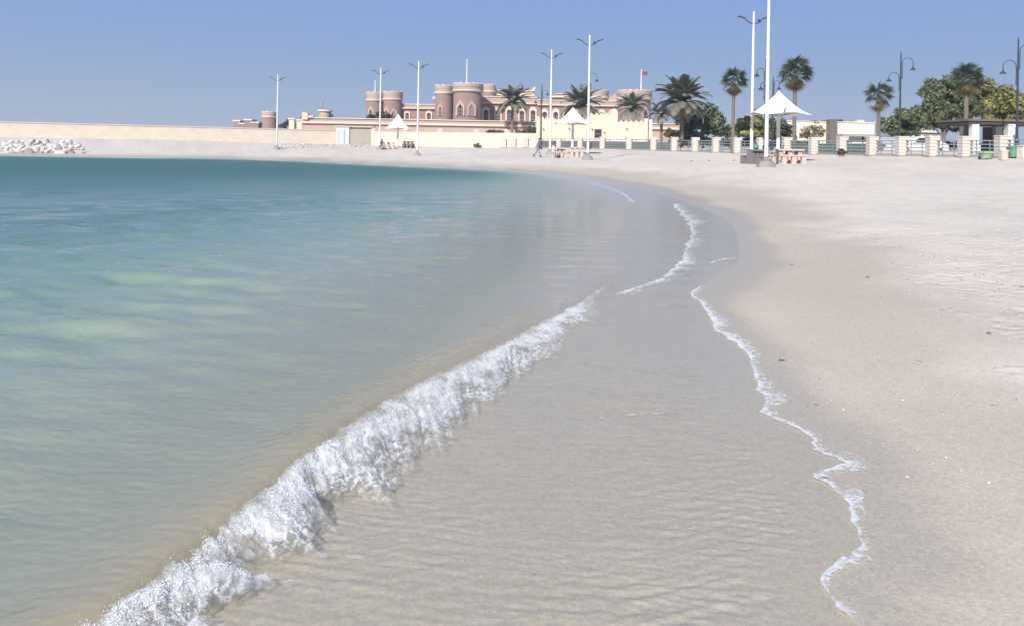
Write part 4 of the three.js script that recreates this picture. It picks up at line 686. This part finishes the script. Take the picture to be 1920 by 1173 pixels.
function broadTree(name, cat, label, px, d, spec, leaves, size, seed, tone) {        // spec: clumps in photo pixels [x, y, rx, ry]
  const o = at(px, 285, d); o.y = ground(o.x, o.z) - .1; const k = d / F, r = rng(seed);
  const mains = spec.map(([x, y, rx, ry]) => { const p = at(x, y, d).sub(o); return [p.x, p.y, (r() - .5) * rx * k * .8, rx * k, ry * k, rx * k * .9]; });
  const blobs = mains.flatMap((b) => { const l = [[b[0], b[1], b[2], b[3] * .62, b[4] * .62, b[5] * .62]]; for (let i = 0; i < 11; i++) { const th = r() * 6.2832, cy = r() * 1.7 - .7, sn = Math.sqrt(Math.max(0, 1 - cy * cy)), f = .28 + .2 * r(), m = .72 + .22 * r(); l.push([b[0] + Math.cos(th) * sn * b[3] * m, b[1] + cy * b[4] * m, b[2] + Math.sin(th) * sn * b[5] * m, b[3] * f, b[4] * f * .85, b[5] * f]); } return l; });
  const t = thing(name, label, cat, o); obj('crown', crownGeometry(blobs, leaves, size, seed, tone), LEAF, t);
  const lim = []; const fork = Math.max(.35, Math.min(...mains.map((b) => b[1])) * .55); lim.push(cyl(.2, .14, fork + .1, 0, 0, 0, 8));
  const limbs = []; for (const b of mains) limbs.push(tube([V(0, fork, 0), V(b[0] * .4, lerp(fork, b[1], .6), b[2] * .4), V(b[0], b[1] + b[4] * .3, b[2])], .06, 8, 5));
  obj('trunk', lim, M.trunk, t); obj('limbs', limbs, M.trunk, t);
}
const G1 = [[.06, .08, .036], [.095, .12, .05], [.16, .175, .085], .42], G2 = [[.14, .145, .035], [.22, .21, .06], [.30, .28, .10], .4], G3 = [[.075, .10, .04], [.13, .15, .058], [.20, .205, .10], .38], G4 = [[.21, .19, .11], [.28, .25, .16], [.34, .31, .22], .5], GD = [[.03, .042, .025], [.05, .065, .035], [.10, .11, .06], .5];
broadTree('bushy_tree', 'tree', 'dark green bushy tree between the big date palm and the first fan palm', 1318, 88, [[1290, 232, 26, 24], [1320, 222, 26, 28], [1345, 240, 24, 24], [1365, 250, 14, 16], [1300, 255, 34, 14], [1335, 208, 14, 14]], 5200, .21, 1, G1);
broadTree('bushy_tree', 'tree', 'yellow-green bushy tree left of the nearest sunshade', 1412, 70, [[1395, 238, 20, 20], [1422, 230, 24, 22], [1440, 240, 18, 20], [1408, 250, 30, 12]], 4200, .16, 2, G2);
broadTree('bushy_tree', 'tree', 'dark green bush behind the post of the nearest sunshade', 1466, 74, [[1456, 242, 18, 22], [1478, 250, 16, 14], [1448, 255, 16, 12]], 2600, .16, 3, G1);
broadTree('shrub', 'shrub', 'sparse pale olive shrub before the left wing of the low white building', 1523, 80, [[1512, 246, 12, 10], [1530, 240, 14, 11], [1543, 250, 9, 9], [1524, 254, 20, 7]], 800, .17, 4, G4);
broadTree('bushy_tree', 'tree', 'mid green tree right of the short fan palm', 1690, 72, [[1668, 236, 17, 22], [1692, 224, 24, 20], [1716, 226, 22, 24], [1680, 250, 26, 10], [1705, 245, 26, 12]], 5200, .17, 5, G3);
broadTree('spreading_tree', 'tree', 'big dark green tree left of the tall fan palm with brown skirt', 1770, 74, [[1744, 200, 26, 32], [1770, 168, 32, 32], [1796, 160, 28, 28], [1760, 215, 38, 28], [1800, 200, 32, 36], [1735, 230, 24, 18], [1795, 235, 32, 14]], 13000, .18, 6, G3);
broadTree('spreading_tree', 'tree', 'big yellow-green tree behind the pavilion at the right edge', 1880, 78, [[1842, 168, 30, 30], [1864, 180, 36, 32], [1895, 195, 36, 28], [1925, 200, 34, 30], [1850, 212, 32, 20], [1960, 202, 32, 28], [1905, 220, 42, 14]], 13000, .18, 7, G2);
broadTree('shrub', 'shrub', 'dark green shrubs before the left pair of palace towers', 712, 160, [[697, 219, 9, 6], [712, 217, 9, 9], [728, 219, 9, 7], [742, 221, 6, 5]], 1500, .2, 8, GD);
broadTree('shrub', 'shrub', 'small dark tree far behind the sea wall right of the distant tower', 536, 165, [[528, 236, 8, 6], [540, 232, 9, 7], [550, 237, 8, 6]], 1100, .2, 9, GD);
broadTree('shrub', 'shrub', 'low dark bush over the pale garden wall, left of the gatehouse', 985, 124, [[978, 248, 10, 6], [994, 246, 10, 8], [1003, 250, 6, 6]], 1100, .15, 10, GD);
broadTree('shrub', 'shrub', 'low dark bush over the pale garden wall under the leftmost date palm', 928, 124, [[922, 247, 12, 4], [936, 248, 8, 4]], 700, .15, 12, GD);
broadTree('shrub', 'shrub', 'yellow-brown bush at the trunk of the big date palm', 1256, 86, [[1256, 250, 10, 10], [1268, 252, 10, 9]], 900, .15, 13, G2);
broadTree('shrub', 'shrub', 'small dark brown weed at the foot of a fence pillar before the low building', 1579, 55, [[1577, 284, 7, 5], [1584, 286, 5, 4]], 420, .07, 14, [[.06, .05, .03], [.10, .08, .05], [.13, .12, .08], .5]);
broadTree('shrub', 'shrub', 'small green weed on the sand below the pale garden wall', 893, 104, [[893, 272, 6, 5], [899, 275, 5, 3]], 350, .1, 15, G1);
broadTree('hedge', 'hedge', 'dark clipped hedge behind the rails between the date palm and the nearest sunshade', 1370, 72, [[1285, 268, 16, 8], [1310, 268, 16, 8], [1335, 268, 16, 8], [1360, 268, 16, 8], [1385, 268, 16, 8], [1410, 268, 16, 9], [1435, 268, 16, 8], [1460, 270, 16, 8], [1485, 270, 16, 8], [1505, 270, 14, 8]], 5200, .11, 16, GD);
broadTree('hedge', 'hedge', 'dark hedge behind the rails left of the pavilion', 1780, 62, [[1760, 272, 14, 9], [1780, 272, 14, 10], [1800, 272, 14, 10]], 1700, .11, 17, GD);

// feather fronds of date palms
function frond(elev, L, droop, seed, tone) {
  const r = rng(seed), pts = []; let a = elev, p = V(0, 0, 0); const n = 12; for (let i = 0; i <= n; i++) { pts.push(p.clone()); p = p.clone().add(V(Math.cos(a) * L / n, Math.sin(a) * L / n, 0)); a -= droop / n * (.6 + i / n); }
  const c = new THREE.CatmullRomCurve3(pts), gs = [plain(new THREE.TubeGeometry(c, 10, .022, 4))], pos = [], K = 30;
  for (let i = 2; i < K; i++) for (const s of [-1, 1]) {
    const u = i / K, q = c.getPoint(u), tg = c.getTangent(u), len = L * .27 * Math.sin(Math.PI * Math.pow(u, .75)) * (.85 + .3 * r()) + .06, out = V(tg.x * .75, tg.y * .75 + .12 - .1 * u, s * .8).normalize(), tip = q.clone().addScaledVector(out, len).add(V(0, -.12 * len, 0)), w = .026 + .012 * L / 3;
    pos.push(q.x - tg.x * w, q.y - tg.y * w, q.z, q.x + tg.x * w, q.y + tg.y * w, q.z, tip.x, tip.y, tip.z);
  }
  const g = new THREE.BufferGeometry(); g.setAttribute('position', new THREE.Float32BufferAttribute(pos, 3)); g.computeVertexNormals(); gs.push(plain(g)); const m = mergeGeometries(gs);
  return colored(m, () => { const k = .75 + .5 * r(); return [tone[0] * k, tone[1] * k, tone[2] * k]; });
}
const FR = []; for (let k = 0; k < 3; k++) { FR.push(frond(1.3 - k * .12, 1, .7 + k * .25, 200 + k, [.19, .21, .155])); FR.push(frond(.85 - k * .12, 1, .95 + k * .2, 210 + k, [.22, .235, .17])); FR.push(frond(.25 - k * .15, 1, 1.2 + k * .15, 220 + k, [.25, .24, .18])); }
function datePalm(px, heartY, baseY, d, L, label, seed, count) {
  const o = at(px, baseY, d); o.y = Math.min(o.y, 1.2); const h = yAt(px, heartY, d) - o.y, r = rng(seed), t = thing('date_palm', label, 'palm tree', o, 0, 'feather-leaved date palms');
  const tg = []; for (let i = 0; i < 14; i++) tg.push(cyl(.23, .2, h / 14 + .02, .02 * Math.sin(i * 2), i * h / 14, 0, 9)); obj('trunk', tg, M.palmTrunk, t);
  for (let i = 0; i < count; i++) { const f = i / count, kind = f < .3 ? 0 : f < .66 ? 1 : 2, m = obj('frond', FR[kind + 3 * Math.floor(r() * 3)], LEAF, t); m.position.set(0, h - .1 + .2 * (1 - f), 0); m.rotation.set(0, i * 2.39996 + r() * .5, (r() - .5) * .25); m.scale.setScalar(L * (.85 + .25 * r())); m.rotation.order = 'YXZ'; }
}
datePalm(960, 192, 262, 138, 3.6, 'leftmost date palm, before the arches of the palace', 31, 48);
datePalm(1090, 200, 262, 134, 4.2, 'date palm rising behind the cream gatehouse and the white pole', 32, 52);
datePalm(1184, 203, 262, 126, 3.0, 'date palm before the right round tower of the palace', 33, 46);
datePalm(1278, 192, 268, 82, 3.2, 'biggest date palm, behind the fence left of the dark bushy tree', 34, 70);
datePalm(1240, 214, 266, 118, 2.6, 'smaller greyish date palm half hidden left of the biggest date palm', 35, 38);

// fan palms
function fanLeaf(seed, dead) {
  const r = rng(seed), pos = [], N = 26, Rl = .72, pet = .55, col = []; const droop = dead ? .55 : .22;
  const P = (u, a, s) => { const x = pet + Rl * u * Math.cos(a), z = Rl * u * Math.sin(a) * 1.05; return V(x, -droop * u * u * (.4 + .6 * Math.abs(a)) + (dead ? -.1 * u : 0) - .15 * Math.abs(Math.sin(a)) * u, z); };
  for (let i = 0; i < N; i++) { const a0 = lerp(-1.75, 1.75, i / N), a1 = lerp(-1.75, 1.75, (i + 1) / N), am = (a0 + a1) / 2, l = .85 + .2 * r(), p0 = P(.04, am), pa = P(.6 * l, a0 + .02), pb = P(.6 * l, a1 - .02), tp = P(1.05 * l, am); tp.y -= .1 + .06 * r(); pa.y -= .02; pb.y += .02; for (const q of [p0, pa, pb, pa, tp, pb]) { pos.push(q.x, q.y, q.z); } }
  const g = new THREE.BufferGeometry(); g.setAttribute('position', new THREE.Float32BufferAttribute(pos, 3)); g.computeVertexNormals(); const m = mergeGeometries([plain(g), plain(tube([V(0, 0, 0), V(pet * .5, .03, 0), V(pet + .05, 0, 0)], .018, 4, 4))]);
  const tone = dead ? (seed % 2 ? [.15, .105, .065] : [.32, .24, .09]) : [.05, .078, .032]; return colored(m, () => { const k = .7 + .6 * r(); return [tone[0] * k, tone[1] * k, tone[2] * k]; });
}
const FL = [0, 1, 2].map((k) => fanLeaf(300 + k, false)), FD = [0, 1, 2].map((k) => fanLeaf(310 + k, true));
function fanPalm(px, heartY, d, size, trunkR, label, seed, green, dead) {
  const o = at(px, 285, d); o.y = ground(o.x, o.z) - .1; const h = yAt(px, heartY, d) - o.y, r = rng(seed), t = thing('fan_palm', label, 'palm tree', o, 0, 'fan palms behind the promenade fence');
  const tg = []; for (let i = 0; i < 16; i++) tg.push(cyl(lerp(trunkR * 1.3, trunkR, Math.min(1, i / 5)), lerp(trunkR * 1.22, trunkR * .94, Math.min(1, i / 5)), h / 16 + .01, .015 * Math.sin(i * 1.7), i * h / 16, 0, 10)); obj('trunk', tg, M.palmTrunk, t);
  for (let i = 0; i < green; i++) { const f = i / green, el = lerp(1.45, -.4, Math.pow(f, .9)) + (r() - .5) * .4, m = obj('fan_leaf', FL[i % 3], LEAF, t); m.position.set(0, h + .12 * (1 - f), 0); m.rotation.order = 'YZX'; m.rotation.set((r() - .5) * .5, i * 2.39996, el); m.scale.setScalar(size * (.85 + .25 * r())); }
  for (let i = 0; i < dead; i++) { const el = lerp(-.7, -1.5, Math.pow(i / dead, .6)) + (r() - .5) * .2, m = obj('dry_leaf', i / dead > .3 + .4 * r() ? FD[1] : FD[i % 2 ? 0 : 2], LEAF, t); m.position.set(0, h - .05 - .35 * size * i / dead, 0); m.rotation.order = 'YZX'; m.rotation.set((r() - .5) * .6, i * 2.39996 + 1, el); m.scale.setScalar(size * (.6 + .2 * r())); }
}
fanPalm(1374, 152, 66, .98, .13, 'fan palm left of the white poles with a yellow skirt of dry leaves', 41, 22, 20);
fanPalm(1489, 138, 62, 1.12, .15, 'fan palm right of the tallest white pole, over the nearest sunshade', 42, 24, 24);
fanPalm(1647, 182, 60, .95, .13, 'short fan palm with a loose crown left of the green trees', 43, 17, 8);
fanPalm(1811, 148, 60, 1.05, .17, 'fan palm with a brown hanging skirt before the big trees', 44, 22, 26);

// ---------------------------------------------------------------- people
function bodySurface(bones, cell) {                                                // one continuous skin over tapered bones
  const lo = V(1e9, 1e9, 1e9), hi = V(-1e9, -1e9, -1e9); for (const [a, b, r0, r1] of bones) for (const [p, r] of [[a, r0], [b, r1]]) { lo.min(p.clone().subScalar(r + .05)); hi.max(p.clone().addScalar(r + .05)); }
  const size = Math.max(hi.x - lo.x, hi.y - lo.y, hi.z - lo.z), n = Math.ceil(size / cell), mc = new MarchingCubes(n, M.skin, false, false, 120000), c = lo.clone().add(hi).multiplyScalar(.5), q = V(0, 0, 0), e = V(0, 0, 0), w = V(0, 0, 0);
  for (let z = 0; z < n; z++) for (let y = 0; y < n; y++) for (let x = 0; x < n; x++) {
    q.set(c.x + ((x - n / 2) / (n / 2)) * size / 2, c.y + ((y - n / 2) / (n / 2)) * size / 2, c.z + ((z - n / 2) / (n / 2)) * size / 2); let s = 0;
    for (const [a, b, r0, r1] of bones) { e.subVectors(b, a); w.subVectors(q, a); const t = clamp(w.dot(e) / (e.lengthSq() + 1e-9), 0, 1); s += Math.exp(-(w.addScaledVector(e, -t).length() - lerp(r0, r1, t)) / .018); }
    mc.field[x + y * n + z * n * n] = .018 * Math.log(Math.max(s, 1e-30));
  }
  mc.isolation = 0; mc.update();
  const g = new THREE.BufferGeometry(); g.setAttribute('position', new THREE.BufferAttribute(mc.positionArray.slice(0, mc.count * 3), 3)); g.setAttribute('normal', new THREE.BufferAttribute(mc.normalArray.slice(0, mc.count * 3), 3));
  g.scale(size / 2, size / 2, size / 2).translate(c.x, c.y, c.z); return g;
}
function person(px, d, turn, label, J, colors, H) {
  const p = stand(px, d), t = thing('person', label, 'person', p, turn), S = H / 1.7, v = (a) => V(a[0] * S, a[1] * S, a[2] * S), j = Object.fromEntries(Object.entries(J).map(([k, a]) => [k, v(a)])), r = (x) => x * S;
  const b = []; const limb = (a, c, r0, r1) => b.push([j[a], j[c], r(r0), r(r1)]);
  limb('hips', 'chest', .135, .15); limb('chest', 'neck', .13, .06); limb('neck', 'head', .055, .09); b.push([j.head, j.head.clone().add(v([0, .06, .01])), r(.095), r(.09)]);
  for (const s of ['L', 'R']) { limb('chest', 'sh' + s, .1, .065); limb('sh' + s, 'el' + s, .055, .042); limb('el' + s, 'wr' + s, .04, .03); b.push([j['wr' + s], j['wr' + s].clone().add(v([0, -.09, .02])), r(.032), r(.02)]); limb('hips', 'hp' + s, .13, .1); limb('hp' + s, 'kn' + s, .095, .06); limb('kn' + s, 'an' + s, .06, .042); limb('an' + s, 'to' + s, .045, .035); }
  const g = bodySurface(b, .03);
  obj('body', colored(g, (q) => { const dist = (a) => q.distanceTo(j[a]); const y = q.y; if (dist('head') < r(.17) || Math.min(dist('wrL'), dist('wrR')) < r(.13)) return [.30, .18, .12]; if (Math.min(dist('anL'), dist('anR'), dist('toL'), dist('toR')) < r(.13)) return colors[2]; return q.distanceTo(j.chest) < r(.36) && y > j.hips.y - r(.05) ? colors[0] : y > j.hips.y + r(.02) ? colors[0] : colors[1]; }), new THREE.MeshStandardMaterial({ vertexColors: true, roughness: .8 }), t);
  const hd = j.head, hg = new THREE.SphereGeometry(r(.115), 16, 10, 0, 6.2832, 0, 1.75); hg.rotateX(-.35).translate(hd.x, hd.y + r(.055), hd.z - r(.01)); obj('hair', hg, M.hair, t);
  obj('face', [new THREE.SphereGeometry(r(.012), 6, 5).translate(hd.x - r(.035), hd.y + r(.05), hd.z + r(.095)), new THREE.SphereGeometry(r(.012), 6, 5).translate(hd.x + r(.035), hd.y + r(.05), hd.z + r(.095)), box(r(.05), r(.012), r(.012), hd.x, hd.y - r(.025), hd.z + r(.09))], M.dark, t);
}
// local +z is where the person faces
person(1007.5, 67, 1.35, 'person in grey-blue clothes walking right along the sand near the water', { hips: [0, .88, 0], chest: [0, 1.2, .1], neck: [0, 1.42, .17], head: [0, 1.53, .22], shL: [-.17, 1.34, .12], shR: [.17, 1.34, .12], elL: [-.2, 1.1, .28], elR: [.2, 1.08, -.02], wrL: [-.17, .95, .45], wrR: [.2, .9, .12], hpL: [-.09, .84, 0], hpR: [.09, .84, 0], knL: [-.09, .47, .2], knR: [.09, .46, -.08], anL: [-.09, .09, .27], anR: [.09, .13, -.38], toL: [-.09, .04, .42], toR: [.09, .05, -.27] }, [[.13, .15, .20], [.22, .25, .30], [.03, .03, .03]], 1.6);
const SIT = { hips: [0, .52, -.05], chest: [0, .84, 0], neck: [0, 1.06, .04], head: [0, 1.17, .07], shL: [-.17, .99, .02], shR: [.17, .99, .02], elL: [-.22, .74, .1], elR: [.22, .74, .1], wrL: [-.14, .6, .3], wrR: [.14, .6, .3], hpL: [-.1, .5, .02], hpR: [.1, .5, .02], knL: [-.12, .5, .42], knR: [.12, .5, .42], anL: [-.12, .09, .4], anR: [.12, .09, .42], toL: [-.12, .04, .55], toR: [.12, .04, .57] };
person(1038, 65, .9, 'person in white with dark hair sitting by the pale picnic table', SIT, [[.7, .68, .66], [.5, .45, .44], [.05, .05, .05]], 1.6);
person(715, 95.5, .8, 'person in pale grey sitting at the foot of the farthest left picnic pole', SIT, [[.45, .42, .44], [.4, .36, .36], [.05, .05, .05]], 1.6);

// ---------------------------------------------------------------- small things on the sand
{
  const r = rng(606);
  const bit = (px, py, s, mat, name, label, cat, dd) => { let p = onY(px, py, .12); if (dd) p = stand(px, dd); else for (let k = 0; k < 12; k++) { const q = onY(px, py, ground(p.x, p.z)); p.lerp(q, .5); } const g = new THREE.IcosahedronGeometry(1, 2); g.deleteAttribute('normal'); let h = mergeVertices(g); const a = h.attributes.position; for (let i = 0; i < a.count; i++) { const k = 1 + .35 * noise2(a.getX(i) * 2 + px, a.getY(i) * 2 + a.getZ(i) * 1.5); a.setXYZ(i, a.getX(i) * k * s * 1.5, a.getY(i) * k * s * .45, a.getZ(i) * k * s * .8); } h.computeVertexNormals(); const m = obj(name, h, mat); m.position.copy(p).add(V(0, s * .2, 0)); m.rotation.y = r() * 3; setTag(m, label, cat); return m; };
  const dk = std([.10, .065, .05], .8), wd = std([.19, .165, .135], .95), wh = std([.78, .74, .68], .6);
  bit(1466, 676, .016, dk, 'pebble', 'dark reddish pebble on the wet sand right of the swash foam', 'pebble');
  bit(1627, 520, .024, wd, 'seaweed_clump', 'dark clump of dry seaweed alone in the middle of the dry sand', 'seaweed'); bit(1485, 497, .018, wd, 'seaweed_clump', 'thin dark strip of seaweed on the damp sand near the wet edge', 'seaweed'); bit(1918, 538, .022, wd, 'seaweed_clump', 'dark bit of seaweed at the right edge on the pale sand', 'seaweed'); bit(1855, 625, .02, wd, 'seaweed_clump', 'small strip of seaweed low on the right side of the dry sand', 'seaweed');
  bit(1855, 905, .008, wh, 'shell', 'tiny white shell on the smooth sand, lower right', 'shell'); bit(1775, 857, .006, wh, 'shell', 'tiny white shell on the damp sand, left of the lower one', 'shell'); bit(1702, 894, .005, wh, 'shell', 'tiny pale shell near the edge of the wet sand', 'shell'); bit(1582, 768, .006, wh, 'shell', 'tiny white shell beside the foam on wet sand', 'shell');
  bit(1297, 302, .06, dk, 'stone', 'small dark stone on the sand, left one of three below the fence', 'stone', 52); bit(1330, 301.5, .05, dk, 'stone', 'small dark stone on the sand, middle one of three below the fence', 'stone', 52); bit(1376, 303, .05, dk, 'stone', 'small grey stone on the sand, right one of three below the fence', 'stone', 52);
  const weed = [], shells = [], variants = new THREE.IcosahedronGeometry(1, 1);
  const scatter = (list, n, fn, flat) => { for (let i = 0; i < n; i++) { const [px, py, s] = fn(), p = onY(px, py, .25); const q = onY(px, py, ground(p.x, p.z)); const gy = ground(q.x, q.z); list.push(variants.clone().scale(s * (1 + r()), s * flat, s * (.4 + .5 * r())).rotateY(r() * 3).translate(q.x, gy + s * flat * .4, q.z)); } };
  const wrack = [[1400, 385], [1440, 402], [1500, 420], [1545, 430], [1600, 440], [1650, 455], [1740, 480], [1830, 510], [1930, 545]];
  scatter(weed, 260, () => { const f = r() * 7.99, i = Math.floor(f), a = wrack[i], b = wrack[i + 1]; return [lerp(a[0], b[0], f - i) + (r() - .5) * 30, lerp(a[1], b[1], f - i) + (r() - .5) * 12 + (r() < .3 ? r() * 70 : 0), .004 + .014 * r() * r()]; }, .35);
  scatter(weed, 90, () => [1500 + r() * 430, 470 + r() * 300, .004 + .008 * r() * r()], .3);
  top('seaweed_fragments', weed, wd, 'fine dark line of seaweed bits scattered along the dry sand', 'seaweed', null, 'stuff');
  scatter(shells, 420, () => { const y = 430 + 740 * r() * r(); return [1560 + (y - 400) * .35 + r() * 420, y, .0012 + .003 * r() * r() + .003 * (1 - smoothstep(y, 430, 700))]; }, .5);
  top('shell_fragments', shells, wh, 'tiny pale shell bits sprinkled over the right side of the beach', 'shells', null, 'stuff');
}

renderer.render(scene, camera);
